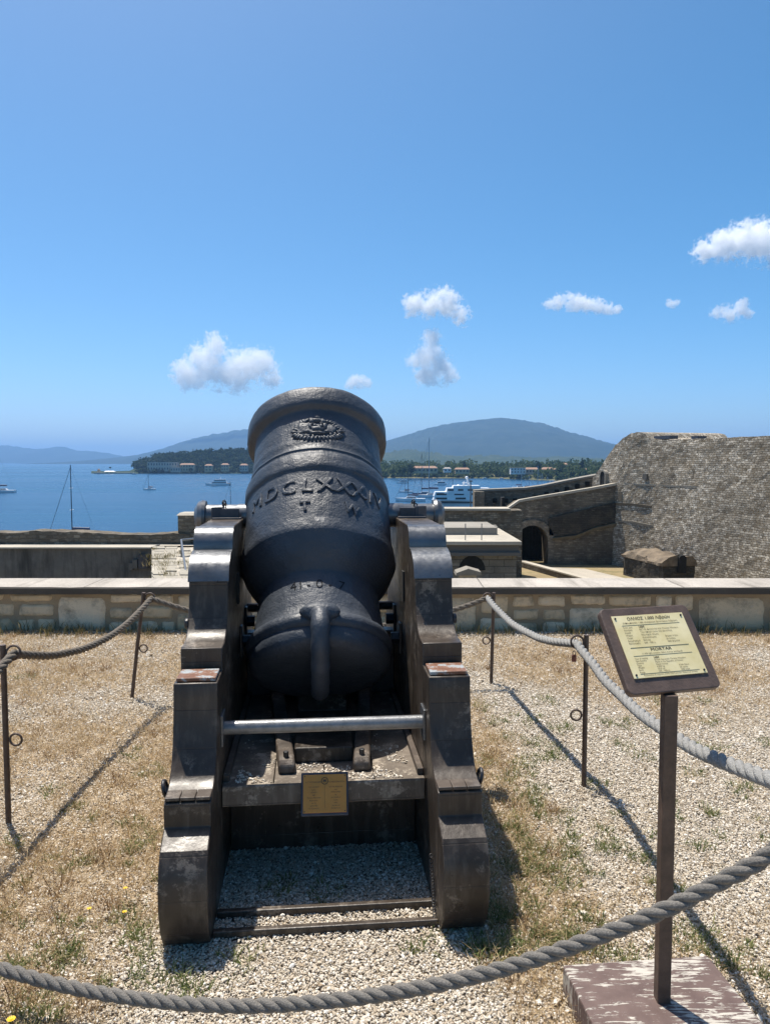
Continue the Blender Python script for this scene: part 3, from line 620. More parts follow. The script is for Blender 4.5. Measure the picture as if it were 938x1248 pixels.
# grit on the bed floor
n = 520; q = []
while len(q) < n:
    a_, b_ = rng.uniform(-inr + .05, inr - .05), .36 + abs(rng.normal(0, .16))
    if noise.noise(Vector((a_ * 6, b_ * 6, 2))) > -.08 and not (abs(abs(a_) - .15) < .045 and b_ > .42) and not (abs(a_) < .12 and b_ > .53): q.append(cw(a_, b_, .3905))
pebble_field('loose_grit', np.array([tuple(p) for p in q]), rng.uniform(.002, .0048, n), np.clip(rng.normal(.7, .2, n), 0, 1), 'small white chips lying on the timber bed floor')

# ================================================================== MORTAR BARREL
E_ = R(50.8); mo = cw(-.014, 1.02, 1.355)
MK = 1.125
mo = Vector((0, 0, CAMZ)) + (Vector(mo) - Vector((0, 0, CAMZ))) * MK
mor = thing('mortar', 'squat black cast iron mortar with raised lettering, tilted skyward on its carriage', 'mortar gun', mo, (E_, 0, PSI))
def rprof(a):
    K = [(-.70, .288), (-.67, .296), (-.645, .285), (-.62, .267), (-.6, .266), (-.5, .2545), (-.446, .249), (-.438, .252), (-.42, .265), (-.372, .301), (-.345, .3155), (-.30, .335), (-.245, .3335), (-.238, .327), (0.008, .322)]
    for (a0, r0), (a1, r1) in zip(K, K[1:]):
        if a0 <= a <= a1: return r0 + (r1 - r0) * (a - a0) / (a1 - a0)
    return .3
profile = [(.36, .0), (.36, .16), (.488, .168), (.497, .18), (.499, .30), (.497, .322), (.488, .334), (.47, .3385), (.42, .337), (.395, .332), (.386, .322), (.380, .306), (.372, .3),
 (.30, .301), (.21, .303), (.195, .308), (.18, .306), (.16, .306), (.146, .31), (.138, .316), (.13, .312), (.115, .314), (.107, .324), (.095, .329), (.05, .331), (.03, .331), (.022, .327), (.016, .322), (.0, .322), (-.12, .3245), (-.236, .327),
 (-.24, .333), (-.27, .3345), (-.297, .335), (-.301, .333), (-.32, .326), (-.345, .3155), (-.372, .301), (-.40, .281), (-.42, .265), (-.438, .252), (-.446, .249), (-.5, .2545), (-.6, .266), (-.632, .268), (-.638, .274), (-.648, .288), (-.665, .297), (-.682, .297), (-.695, .289), (-.702, .280), (-.715, .284), (-.745, .282), (-.765, .270), (-.779, .235), (-.785, .17), (-.787, .04), (-.787, .0)]
pr2 = []
for (a0, r0), (a1, r1) in zip(profile, profile[1:]):
    k = max(1, int(abs(a1 - a0) / .02));
    for i in range(k): pr2.append((a0 + (a1 - a0) * i / k, r0 + (r1 - r0) * i / k))
pr2.append(profile[-1])
def mf(a, r, ph):
    x, z = r * math.sin(ph), r * math.cos(ph); j = .0030 * noise.noise(Vector((x * 9, a * 9, z * 9))) + .0016 * noise.noise(Vector((x * 28, a * 28, z * 28)))
    return (x * (1 + j / .3), a, z * (1 + j / .3))
mor.scale = (MK, MK, MK)
bar = MB().lathe(pr2, 192, mf).build('barrel', MAT['iron'], mor, smooth=50)
for sd in (-1, 1):
    tp = [(sd * .30, .056), (sd * .372, .056), (sd * .378, .053), (sd * .515, .053), (sd * .516, .07), (sd * .53, .074), (sd * .55, .066), (sd * .566, .04), (sd * .57, .0)]
    MB().lathe(tp, 40, lambda a, r, ph: (a + .014, r * math.cos(ph), r * math.sin(ph))).build('trunnion', MAT['sheet'], mor, smooth=35)
def wrap(vs, a0, h, jit=.002, lift=0.0, span=None):
    out = []
    for v in vs:
        a = a0 + v.y; r = rprof(a); ph = v.x / r; rr = r + lift + v.z + jit * noise.noise(Vector((v.x * 30, v.y * 30, 4)))
        out.append(mf(a, rr, ph))
    return out
def barrel_text(name, items, a0, size, ex, jit=.003, lift=0.0, mat='iron', off=.0):
    m = MB()
    for chs, ph, tilt in items:
        vs, fs = text_mesh(chs, size, ex, 'CENTER', 1.0, 3, off, .0022 if ex > .002 else 0)
        # subdivide long edges so glyphs follow the curve
        bm = bmesh.new(); bv = [bm.verts.new(v) for v in vs]
        for f in fs:
            try: bm.faces.new([bv[i] for i in f])
            except ValueError: pass
        bmesh.ops.remove_doubles(bm, verts=bm.verts, dist=1e-6); bmesh.ops.triangulate(bm, faces=bm.faces)
        for it in range(2):
            es = [e for e in bm.edges if e.calc_length() > .018]
            if es: bmesh.ops.subdivide_edges(bm, edges=es, cuts=1); bmesh.ops.triangulate(bm, faces=bm.faces)
        bm.verts.index_update(); V = []
        for v in bm.verts:
            q = v.co.copy(); q.rotate(Matrix.Rotation(tilt, 3, 'Z')); q.x += ph * .325 + .004 * noise.noise(q * 25); q.y += .004 * noise.noise(q * 25 + Vector((9, 9, 9))); V.append(q)
        fs2 = [[v.index for v in f.verts] for f in bm.faces]; bm.free()
        m.add(wrap(V, a0, 0, jit, lift), fs2)
    return m.build(name, MAT[mat], mor, smooth=40, fix=False)
for c_, p_, t_ in zip('MDCLXXXIV', (-.93, -.66, -.39, -.15, .10, .33, .56, .75, .93), (.1, -.05, .08, -.05, .1, -.08, .06, -.06, .05)):
    barrel_text('raised_letter', [(c_, p_, t_)], -.102, .096, .0042, .0035)
for c_, p_, t_ in (('T', -.17, .05), ('W', .43, -.12)): barrel_text('raised_letter', [(c_, p_, t_)], -.202, .068, .0042, .0035)
for c_, p_, t_ in (('4', -.32, .06), ('1', -.23, 0), ('-', -.13, 0), ('0', 0.0, 0), ('-', .13, 0), ('7', .27, -.05)): barrel_text('engraved_digit', [(c_, p_, t_)], -.527, .056, .0006, .0, .0016, 'engrave', -.0010)
# crest: wreath with a crowned knot
cr = MB(); cr.ball((0, .262, .296), (.09, .05, .012), 3, .3); cx, cy, CR = 0.0, .262, .302
def onb(u, v, h): r = CR + h * .2; return Vector((r * math.sin(u / r), cy + v, r * math.cos(u / r)))
for k in range(46):
    a_ = 2 * math.pi * k / 46; j = rng.uniform(.85, 1.12)
    p = onb(.098 * math.cos(a_) * j, .052 * math.sin(a_) * j - .004, .004); cr.ball(p, (.014 * rng.uniform(.8, 1.4), .008, .010), 2, .5, Matrix.Rotation(a_ + rng.normal(0, .5), 3, 'Z'))
for k in range(16):
    a_ = math.pi * (1.12 + .76 * k / 15); p = onb(.108 * math.cos(a_), .058 * math.sin(a_) - .006, .004); cr.ball(p, (.016, .009, .010), 2, .4, Matrix.Rotation(a_, 3, 'Z'))
for u, v, a_, b_ in ((0, .045, .03, .012), (-.024, .038, .014, .014), (.024, .038, .014, .014), (0, .06, .012, .01), (-.032, .012, .012, .022), (.032, .012, .012, .022), (0, -.005, .034, .018), (-.012, .012, .012, .012), (.016, .01, .01, .016), (-.045, -.02, .02, .01), (.045, -.02, .02, .01), (0, -.03, .04, .009), (-.02, .02, .014, .006), (.02, .026, .014, .006)):
    cr.ball(onb(u, v, .004), (a_, b_, .013), 2, .5)
cr.build('crest', MAT['iron'], mor, smooth=180)
# lug and lifting loop at the breech
lg = MB(); lg.ball((0, -.655, .296), (.075, .04, .032), 3, .15); lg.ball((0, -.672, .302), (.045, .045, .034), 3, .1)
lg.build('loop_lug', MAT['iron'], mor, smooth=180)
hp = smoothpath([(0, -.66, .295), (0, -.705, .322), (0, -.765, .312), (0, -.82, .262), (0, -.855, .195), (0, -.872, .12), (0, -.872, .06), (0, -.855, .015), (0, -.82, -.01), (0, -.79, -.015)], 8)
MB().tube(hp, [.0345 + .0015 * math.sin(i * .7) for i in range(len(hp))], 20).build('lifting_loop', MAT['iron'], mor, smooth=180)
MB().tube([(0, -.618, .262), (0, -.618, .271)], .006, 12).build('touch_hole', MAT['void'], mor)

# plaque leaning on the front edge of the bed
pq = cw(.0, .322, .352); pt = thing('bronze_plaque', 'small orange bronze bilingual plaque in a slate frame, leaning on the carriage bed', 'plaque', pq, (R(-24), 0, PSI - .02))
pt.scale = (.95, .95, .95)
MB().box((0, -.012, .0), (.186, .014, .162)).build('backing_frame', MAT['frame'], pt, bevel=.004)
pl = MB().box((0, -.021, .002), (.170, .004, .142)).build('plate', MAT['bronze'], pt, bevel=.001)
def flat_text(m, body, x, z, size, y, align='CENTER', sx=1.0):
    vs, fs = text_mesh(body, size, .0, align, 1.0, 2); m.add([(x + v.x * sx, y, z + v.y) for v in vs], fs)
tx = MB(); te = MB(); yy = -.0235
flat_text(tx, 'Η ΣΥΝΤΗΡΗΣΗ', -.045, .042, .0085, yy); flat_text(te, 'THE RESTORATION', .045, .042, .0078, yy)
for k, (a_, b_) in enumerate((('ΤΟΥ ΟΛΜΟΥ', 'OF THE MORTAR'), ('έγινε', 'was'), ('ΔΩΡΕΑ', 'SPONSORED'), ('από', 'by'), ('Παλαιό Φρούριο', 'the friends of'), ('Κέρκυρας', 'Corfu'), ('με τη', 'with'), ('φροντίδα', 'the care of'), ('της Εφορείας', 'the Ephorate'))):
    z = .024 - k * .0098; flat_text(tx, a_, -.043, z, .0068, yy); flat_text(te, b_, .043, z, .0068, yy)
tx.build('greek_lettering', MAT['inkbrown'], pl, fix=False); te.build('english_lettering', MAT['inkbrown'], pl, fix=False)
em = MB().torus((0, -.0235, .049), .0125, .0014, Matrix.Rotation(R(90), 3, 'X'), 24, 6); em.box((0, -.0235, .051), (.012, .001, .006)); em.box((0, -.0235, .045), (.014, .001, .002)); em.box((-.004, -.0235, .0475), (.002, .001, .004)); em.box((.004, -.0235, .0475), (.002, .001, .004))
em.build('emblem', MAT['inkbrown'], pl)
MB().box((0, -.0235, -.01), (.0006, .001, .085)).build('divider_line', MAT['inkbrown'], pl)
for sx_ in (-1, 1):
    for sz_ in (-1, 1): MB().tube([(sx_ * .079, -.022, .002 + sz_ * .065), (sx_ * .079, -.0255, .002 + sz_ * .065)], .0022, 10).build('screw', MAT['dark_steel'], pl)

# ================================================================== INFORMATION SIGN
sg = thing('information_sign', 'brass text plate on a brown tilted board and post, standing on a flaking timber base', 'sign', (.784, 2.085, 0))
MB().box((.005, -.055, .022), (.46, .46, .116), Matrix.Rotation(.10, 3, 'Z')).build('timber_base', MAT['flaking'], sg, bevel=.006)
MB().box((0, 0, .516), (.037, .037, .89)).build('post', MAT['brown_steel'], sg, bevel=.003)
b_, a_ = .2716, .8853; ctr = Vector((.7806, 2.16, 1.073)) - Vector((.784, 2.085, 0))
br_ = Vector((math.cos(b_), math.sin(b_), 0)); bu_ = Vector((-math.sin(b_) * math.cos(a_), math.cos(b_) * math.cos(a_), math.sin(a_))); bn_ = br_.cross(bu_)
rotm = Matrix((br_, bu_, bn_)).transposed()
bd = bpy.data.objects.new('board_mount', None)
def onboard(m): m.v = [rotm @ v + ctr for v in m.v]; return m
bw_, bl_ = .294, .263
rc = .018; pts = []
for (qx, qy, a0) in ((1, 1, 0), (-1, 1, 90), (-1, -1, 180), (1, -1, 270)):
    pts += [(qx * (bw_ / 2 - rc) + rc * math.cos(R(a0 + k * 15)), qy * (bl_ / 2 - rc) + rc * math.sin(R(a0 + k * 15))) for k in range(7)]
board = onboard(MB().prism(pts, -.022, 0, lambda p, q, e: (p, q, e))).build('board', MAT['board'], sg, bevel=.003)
onboard(MB().box((0, -.02, -.030), (.06, .12, .016))).build('bracket', MAT['brown_steel'], sg)
pw_, ph_, poff = .236, .192, .008
bp = onboard(MB().box((.0, poff, .0025), (pw_, ph_, .003))).build('brass_plate', MAT['brass'], board, bevel=.0006)
tx = MB(); zz = .0046
def bt(body, x, y, size, align='LEFT', sx=1.0):
    vs, fs = text_mesh(body, size, 0, align, 1.0, 2); tx.add([(x + v.x * sx, y + poff + v.y, zz) for v in vs], fs)
def bold(body, x, y, size, align='CENTER', sx=1.0):
    for d in (-.0003, 0, .0003): bt(body, x + d, y + d * .3, size, align, sx)
bold('ΟΛΜΟΣ 1.000 Λιβρών', 0, .080, .0135, 'CENTER', 1.05)
bt('(Μπομπάρδα 1.000 ελαφριών βενετικών λιβρών)', 0, .069, .0072, 'CENTER', 1.1)
y = .055; gl = [('Έτος χύτ.', '1684', ''), ('Χυτήριο', 'ΒΕΤ.Ν. Κανονιέρ και Thomas Western', ''), ('Χώρα', 'Την εποχή ήταν της Βενετίας', ''), ('Μήκος', 'Ναυτικός όλμος', ''), ('Υλικό', 'Χυτοσίδηρος', 'Βάρος 4 τόν.'), ('Διαμέτρημα', '50,0 εκ.', '20 ίντσες'), ('Βεληνεκές', '500 - 900 μ.', '1000 βήματα')]
for k, (p_, q_, r_) in enumerate(gl):
    s_ = .0072; yk = y - k * .0083
    bt(p_, -.095, yk, s_); (bold if k == 0 else bt)(q_, -.045, yk, .0095 if k == 0 else s_, 'LEFT', 1.05)
    if r_: bt(r_, .03, yk, s_)
onboard(tx).build('greek_lettering', MAT['ink'], bp, fix=False); tx = MB()
bold('MORTAR', 0, -.018, .0125, 'CENTER', 1.35)
bt('(1.000 light venetian libbra mortar bombard)', 0, -.027, .0066, 'CENTER', 1.1)
el = [('Year of casting', '1684', ''), ('Gun foundry', 'British Gunsmith Thomas Western', ''), ('Country', 'Made in the Republic of Venice', ''), ('Type', 'Naval mortar', ''), ('Weight', '4.000 kg', '8.500 libbra'), ('Bore', '50,0 cm', '20 inches'), ('Range', '500 - 900 m.', '1000 steps')]
for k, (p_, q_, r_) in enumerate(el):
    s_ = .0068; yk = -.041 - k * .0068
    bt(p_, -.095, yk, s_); (bold if k == 0 else bt)(q_, -.035, yk, .0085 if k == 0 else s_, 'LEFT', 1.05)
    if r_: bt(r_, .036, yk, s_)
bt('Restoration & support: Corfu Old Fortress, Historical Society', 0, -.091, .0062, 'CENTER', 1.1)
onboard(tx).build('english_lettering', MAT['ink'], bp, fix=False)
ru = MB()
for yk in (.064, -.006, -.031, -.0845): ru.box((0, yk + poff, zz - .0002), (.19, .0007 if yk != -.006 else .0014, .0006))
onboard(ru).build('ruled_lines', MAT['ink'], bp)
for sx_ in (-1, 1):
    for sy_ in (-1, 1): onboard(MB().tube([(sx_ * .109, poff + sy_ * .087, .003), (sx_ * .109, poff + sy_ * .087, .0065)], .003, 10)).build('screw', MAT['dark_steel'], bp)

# ================================================================== ROPE BARRIER
POSTS = [((-1.673, 3.325), .80, (0, 0), 1, 'thin rusty rope post at the left edge, with rings on its right side'),
         ((-1.726, 5.142), .72, (.10, 0), 1, 'leaning rope post at the back left near the parapet'),
         ((.769, 5.493), .66, (.015, 0), -1, 'rope post at the back right, where dark and pale ropes meet'),
         ((.985, 3.717), .755, (.0, 0), -1, 'rope post right of the carriage with a padlock on its ring'),
         ((.985, 1.63), .89, (0, 0), -1, 'rope post at the near right end of the foreground rope'),
         ((-1.60, 1.62), .80, (0, 0), 1, 'rope post at the near left end of the foreground rope')]
RP = []
for (x, y), h, (lx, ly), sd, lb in POSTS:
    p = thing('rope_post', lb, 'post', (x, y, 0), (0, 0, 0), 'rope barrier posts around the mortar')
    MB().tube([(0, 0, -.05), (lx * .5, ly * .5, h * .5), (lx, ly, h)], .0125, 12).build('shaft', MAT['brown_steel'], p, smooth=40)
    for zf, nm in ((h - .035, 1), (h * .47, 0)):
        t = zf / h; MB().torus((lx * t + sd * .044, ly * t, zf), .031 if nm else .026, .0052, Matrix.Rotation(R(90 if not nm else 72), 3, 'X') if sd > 0 or not nm else Matrix.Rotation(R(75), 3, 'X'), 22, 8).build('ring', MAT['brown_steel'], p, smooth=180)
    RP.append(Vector((x + lx + sd * .044, y + ly, h - .04)))
def rope(name, label, pts_list, r, mat, twist=44, group='ropes of the barrier', free=None):
    path = [] if pts_list else smoothpath(free, 40)
    for a_, b_, sag in pts_list or []:
        n_ = max(10, int((b_ - a_).length / .02))
        for i in range(n_ + (1 if (a_, b_, sag) == pts_list[-1] else 0)):
            t = i / n_; p = a_.lerp(b_, t); p.z -= sag * 4 * t * (1 - t); 
            p.x += .006 * noise.noise(p * 4); p.z += .006 * noise.noise(p * 4 + Vector((5, 5, 5))); path.append(p)
    m = MB(); T = [(path[min(i + 1, len(path) - 1)] - path[max(i - 1, 0)]).normalized() for i in range(len(path))]
    N_ = Vector((0, 0, 1)); s_ = 0; Ns = []
    for i, t in enumerate(T):
        N_ = (N_ - t * N_.dot(t)).normalized(); Ns.append(N_.copy())
    for st in range(3):
        pp_ = []; s_ = 0
        for i in range(len(path)):
            if i: s_ += (path[i] - path[i - 1]).length
            a2 = s_ * twist / (r / .02) + st * 2 * math.pi / 3; B = T[i].cross(Ns[i]); pp_.append(path[i] + (Ns[i] * math.cos(a2) + B * math.sin(a2)) * r * .5)
        m.tube(pp_, r * .56, 9)
    o = m.build(name, mat, None, smooth=180, origin=path[len(path) // 2]); return tag(o, label, 'rope', group)
rope('barrier_rope', 'weathered brown twisted rope hanging between the left and back posts', [(RP[5], RP[0], .12), (RP[0], RP[1], .13), (RP[1], RP[2], .22)], .0195, MAT['rope_dark'])
rope('barrier_rope', 'pale grey rope running from the back right post past the information sign', [(RP[2], RP[3], .09), (RP[3], RP[4] + Vector((0, 0, .03)), .115)], .0215, MAT['rope_pale'])
fp = [RP[5]] + [at(px, py, 2.15 - .52 * px / 1010) for px, py in ((-90, 1148), (0, 1180), (100, 1206), (200, 1221), (300, 1226), (400, 1220), (500, 1206), (600, 1184), (700, 1152), (806, 1110), (870, 1078), (938, 1040))] + [RP[4]]
rope('barrier_rope', 'thick dark grey twisted rope sagging across the foreground', None, .0185, MAT['rope'], free=fp)
pk = RP[3] + Vector((-.018, -.012, -.038)); pd = thing('padlock', 'small rusty red padlock hanging from the ring of a rope post', 'padlock', pk - Vector((0, 0, .04)))
MB().box((0, 0, .005), (.022, .013, .034)).build('body', simple('rusty_red', (.16, .045, .03), .6, .4, 60), pd, bevel=.003)
MB().tube([(-.007, 0, .02)] + [(-.007 * math.cos(R(a_)), 0, .034 + .007 * math.sin(R(a_))) for a_ in range(0, 181, 30)] + [(.007, 0, .02)], .002, 8).build('shackle', MAT['dark_steel'], pd, smooth=180)

# ================================================================== FORT BEYOND THE PARAPET
def wallgrid(m, path, z0f, z1f, dz=.5, amp=.06, thick=1.5, du=.5, batter=0.0):
    # path of plan points; front face on the camera side, real thickness behind
    seg = []; L_ = 0
    for a_, b_ in zip(path, path[1:]):
        a_, b_ = Vector(a_), Vector(b_); n_ = max(1, int((b_ - a_).length / du))
        for i in range(n_): seg.append((a_.lerp(b_, i / n_), L_ + (b_ - a_).length * i / n_, (b_ - a_).normalized()))
        L_ += (b_ - a_).length
    seg.append((Vector(path[-1]), L_, seg[-1][2])); nu = len(seg); nv = 2 + int(max(z1f(s_[1]) - z0f(s_[1]) for s_ in seg) / dz)
    vs = []; uv = []
    for p, u, t in seg:
        nr = Vector((t.y, -t.x)); z0, z1 = z0f(u), z1f(u)
        for j in range(nv):
            z = z0 + (z1 - z0) * j / (nv - 1); q = Vector((p.x, p.y, z)); d = amp * (noise.noise(q * .9) + .6 * noise.noise(q * 2.6)) + batter * (1 - (z - z0) / max(.1, z1 - z0))
            vs.append((p.x + nr.x * d, p.y + nr.y * d, z + (.5 * amp * noise.noise(q * 3.1) if j == nv - 1 else 0))); uv.append((u, z))
    for p, u, t in seg:
        nr = Vector((-t.y, t.x)); vs.append((p.x + nr.x * thick, p.y + nr.y * thick, z1f(u) + .02)); uv.append((u, z1f(u) + thick))
    for p, u, t in seg:
        nr = Vector((-t.y, t.x)); vs.append((p.x + nr.x * thick, p.y + nr.y * thick, z0f(u))); uv.append((u + .3, z0f(u)))
    fs = []; bt_ = nu * nv; bb = bt_ + nu
    for i in range(nu - 1):
        for j in range(nv - 1): fs.append((i * nv + j, (i + 1) * nv + j, (i + 1) * nv + j + 1, i * nv + j + 1))
        fs.append((i * nv + nv - 1, (i + 1) * nv + nv - 1, bt_ + i + 1, bt_ + i)); fs.append((bt_ + i, bt_ + i + 1, bb + i + 1, bb + i))
    fs.append([j for j in range(nv)] + [bt_, bb]); fs.append([(nu - 1) * nv + j for j in range(nv)][::-1] + [bb + nu - 1, bt_ + nu - 1])
    m.add(vs, fs, [[uv[k] for k in f] for f in fs[:-2]] + [[(Vector(vs[k]).x * .7 + Vector(vs[k]).y * .7, Vector(vs[k]).z) for k in f] for f in fs[-2:]]); return m
def pxprof(pts, Y):  # piecewise linear height over distance for a wall seen square on at distance Y
    P_ = [at(px, py, Y) for px, py in pts]
    def f(u):
        x = P_[0].x + u
        for a_, b_ in zip(P_, P_[1:]):
            if x <= b_.x: t = (x - a_.x) / (b_.x - a_.x) if b_.x > a_.x else 0; return a_.z + (b_.z - a_.z) * max(0, t)
        return P_[-1].z
    return P_, f
ZL = -7.75
lg_ = MB().add([(-70, 8, ZL), (70, 8, ZL), (70, 95, ZL), (-70, 95, ZL)], [(0, 1, 2, 3)]); tag(lg_.build('terrain', MAT['lower']), kind='structure')
# left terrace with its retaining wall and sea parapet
ZT = -2.0; y1 = flat(90, 668, ZT).y; y2 = flat(90, 663, ZT).y
xr = at(185, 668, y1).x
rw = thing('retaining_wall', 'dark stained plastered wall with pale top edge, left beyond the parapet', 'wall', (-14, y1, ZL))
o_ = rw.location
m = MB(); wallgrid(m, [(-34, y1), (xr, y1)], lambda u: ZL, lambda u: ZT, .5, .05, 1.2); m.v = [v - o_ for v in m.v]; m.build('wall_face', MAT['plaster'], rw)
MB().box((-34 + (xr + 34) / 2 + 14, .35, ZT + .02 - ZL), (xr + 34, 1.0, .06)).build('pale_ledge', MAT['palestone'], rw)
for (px, py, w_, h_) in ((176, 684, .30, .45), (166, 687, .16, .28), (161, 690, .12, .22)):
    q = at(px, py, y1) - o_; MB().box((q.x, -.10, q.z), (w_ * 1.3, .14, h_ * 1.3)).build('junction_box', MAT['plaster'] if w_ < .3 else MAT['frame'], rw)
tm = MB().add([(-34, y1 + 1.0, ZT - .01), (.6, y1 + 1.0, ZT - .01), (.6, y2 + 1.5, ZT - .01), (-34, y2 + 1.5, ZT - .01)], [(0, 1, 2, 3)]); tag(tm.build('path', MAT['palestone']), kind='structure')
P_, zf = pxprof([(-60, 649), (0, 649), (20, 650), (40, 647), (110, 649), (150, 652), (185, 652), (200, 650), (232, 651)], y2)
sw = MB(); wallgrid(sw, [(P_[0].x, y2), (P_[-1].x, y2)], lambda u: -9, lambda u: zf(u) + .05 * noise.noise(Vector((u * 2.3, 1, 1))), .3, .06, .9, .25)
tag(sw.build('sea_wall', MAT['seawall'], origin=(P_[4].x, y2, -9)), 'brown rubble sea wall with a ragged top, left in front of the water', 'wall')
q0, q1 = at(218, 651, y2 + .2), at(250, 625, y2 + .2)
pi = thing('stone_pillar', 'square stone pier at the right end of the left sea wall', 'pillar', ((q0.x + q1.x) / 2, y2 + .6, ZT))
m = MB(); hgt = at(218, 628, y2).z - ZT; wallgrid(m, [(-(q1.x - q0.x) / 2, -.5), ((q1.x - q0.x) / 2, -.5)], lambda u: 0, lambda u: hgt, .3, .03, 1.1, .25); m.build('shaft', MAT['seawall'], pi)
MB().box((0, .05, hgt + .04), (q1.x - q0.x + .1, 1.25, .10), None, (.86, .7)).build('cap', MAT['palestone'], pi)
# paved platform to the right of the retaining wall
q_ = [flat(185, 667, ZT), flat(185, 730, ZT), flat(330, 730, ZT), flat(330, 667, ZT)]
pf = thing('stone_platform', 'paved pale stone platform with weeds, between the dark wall and the carriage', 'platform', (q_[0].x, q_[0].y, ZL))
m = MB().prism([(p.x - q_[0].x, p.y - q_[0].y) for p in q_], 0, ZT - ZL, lambda p, q, e: (p, q, e)); m.build('platform_body', MAT['palestone'], pf, bevel=.03)
m = MB(); NI, NJ = 9, 15
lerp2 = lambda u, v: (q_[0].lerp(q_[3], u)).lerp(q_[1].lerp(q_[2], u), v) - q_[0]
for i in range(NI):
    for j in range(NJ):
        us_ = [(i + .06) / NI, (i + .94) / NI]; vs_ = [(j + .06) / NJ, (j + .94) / NJ]; hz_ = ZT - ZL + .03 + rng.normal(0, .018)
        c4 = [lerp2(us_[a_], vs_[b_]) + Vector((rng.normal(0, .03), rng.normal(0, .03), 0)) for a_, b_ in ((0, 0), (1, 0), (1, 1), (0, 1))]
        m.prism([(p.x, p.y) for p in c4], ZT - ZL - .05, hz_, lambda p, q, e: (p, q, e))
m.build('paving_slabs', MAT['pave'], pf, bevel=.02)
tf = []
for k in range(60):
    p = lerp2(rng.integers(0, 10) / 9 + rng.normal(0, .01), rng.uniform(0, 1)) + q_[0]
    for kk in range(4): tf.append((p.x + rng.normal(0, .12), p.y + rng.normal(0, .12), rng.uniform(2.5, 6), 1))
pwd = blades('platform_weeds', tf, MAT['moss'], 'weeds growing between the slabs of the paved platform', .02, .05, .006, .05, 8, .9); pwd.location = (0, 0, ZT + .03)
hr = thing('handrail', 'thin grey tubular handrail on the paved platform', 'handrail', tuple(flat(221, 700, ZT)))
ya = flat(222, 704, ZT); yb = flat(235, 664, ZT)
m = MB(); pA = at(227, 700, 25.0); pB = at(221, 658, 29.0); pC = at(250, 655, 30.5)
m.tube([Vector(v) - hr.location for v in (pA + Vector((0, 0, -1)), pA, pB)], .035, 8); m.build('rail', MAT['pipe'], hr, smooth=40)
m = MB(); m.tube([Vector(v) - hr.location for v in (pB, pC)], .035, 8); m.build('rail', MAT['pipe'], hr, smooth=40)
for p_ in (pB, pC): MB().tube([p_ - hr.location, Vector((p_.x, p_.y, ZT)) - hr.location], .03, 8).build('baluster', MAT['pipe'], hr, smooth=40)

# quay wall in the middle, pale capped
YQ = 62.0
P_, zf = pxprof([(420, 622), (606, 622)], YQ)
qw = thing('quay_wall', 'grey rubble wall with a pale flat top, in front of the white superyacht', 'wall', (P_[0].x, YQ, ZL)); m = MB(); wallgrid(m, [(0, 0), (P_[1].x - P_[0].x + 2, 0)], lambda u: 0, lambda u: P_[0].z - ZL, .5, .08, 2.0); m.build('wall_face', MAT['seawall'], qw)
MB().box(((P_[1].x - P_[0].x) / 2, .9, P_[0].z - ZL + .08), (P_[1].x - P_[0].x + 2, 2.4, .16)).build('coping', MAT['palestone'], qw)
# sloping gravel roof and steps in front of it
zs0, zs1 = at(540, 640, 61).z, at(540, 650, 55.5).z
m = MB(); xa, xb = at(430, 645, 58).x, at(592, 645, 58).x
rs = thing('gravel_roof', 'sloping dark gravel flat roof below the quay wall, left of the steps', 'roof', ((xa + xb) / 2, 58, ZL)); dx = (xb - xa) / 2
MB().add([(-dx, -2.5, 0), (dx, -2.5, 0), (dx, 3, 0), (-dx, 3, 0), (-dx, -2.5, zs1 - ZL), (dx, -2.5, zs1 - ZL), (dx, 3, zs0 - ZL), (-dx, 3, zs0 - ZL)], [(3, 2, 1, 0), (4, 5, 6, 7), (0, 1, 5, 4), (1, 2, 6, 5), (2, 3, 7, 6), (3, 0, 4, 7)]).build('slab', MAT['roofconc'], rs)
for (px, py, w_) in ((548, 655, 3.4), (560, 657, 1.2)):
    q = at(px, py, 54.5) - rs.location; MB().box((q.x, q.y, q.z), (w_, .5, .9)).build('vent_box', MAT['plaster'], rs)
st = thing('stone_steps', 'short flight of grey stone steps beside the ramp wall', 'steps', (at(594, 645, 58).x, 56, ZL)); m = MB()
for k in range(6):
    zt = zs1 + (zs0 - zs1 + .2) * k / 5; m.box((0, k * .55 - .2, (zt - ZL) / 2), (1.5, .56, zt - ZL))
m.build('treads', MAT['roofconc'], st, bevel=.03)

# flat roofed guard building
YB = 47.0; bx0, bx1 = at(400, 690, YB).x, at(630, 690, YB).x; zr = at(600, 676, YB).z
gb = thing('guard_building', 'low flat roofed stone building with a dark stained cornice, left of the archway', 'building', ((bx0 + bx1) / 2, YB, ZL)); hb = (bx1 - bx0) / 2; H = zr - ZL
m = MB(); wallgrid(m, [(-hb, 0), (hb - .08, 0), (hb - .08, 9)], lambda u: 0, lambda u: H, .5, .03, 1); m.build('wall', MAT['ashlar'], gb)
for z_, d_, h_, mt in ((H + .08, .28, .22, 'darkband'), (H + .42, .08, .5, 'darkband'), (H + .76, .34, .22, 'palestone')):
    MB().box((0, 4.3 - d_ / 2, z_), (2 * hb + d_, 9 + d_, h_)).build('cornice', MAT['plaster'] if mt == 'darkband' else MAT[mt], gb, bevel=.02)
for d_ in (0,): MB().box((.3, 6.2, H + 1.1), (2 * hb - 2.0, 5, .5)).build('roof_platform', MAT['roofconc'], gb, bevel=.03)
m = MB(); vs_ = [(-.9 * math.cos(R(a_)) * .9, .9 * math.sin(R(a_))) for a_ in range(0, 181, 15)]
q = at(575, 692, YB) - gb.location
MB().prism([(q.x + a_, q.z - .15 + b_) for a_, b_ in vs_], -.05, .2, lambda p, z, e: (p, e, z)).build('arched_opening', MAT['void'], gb)
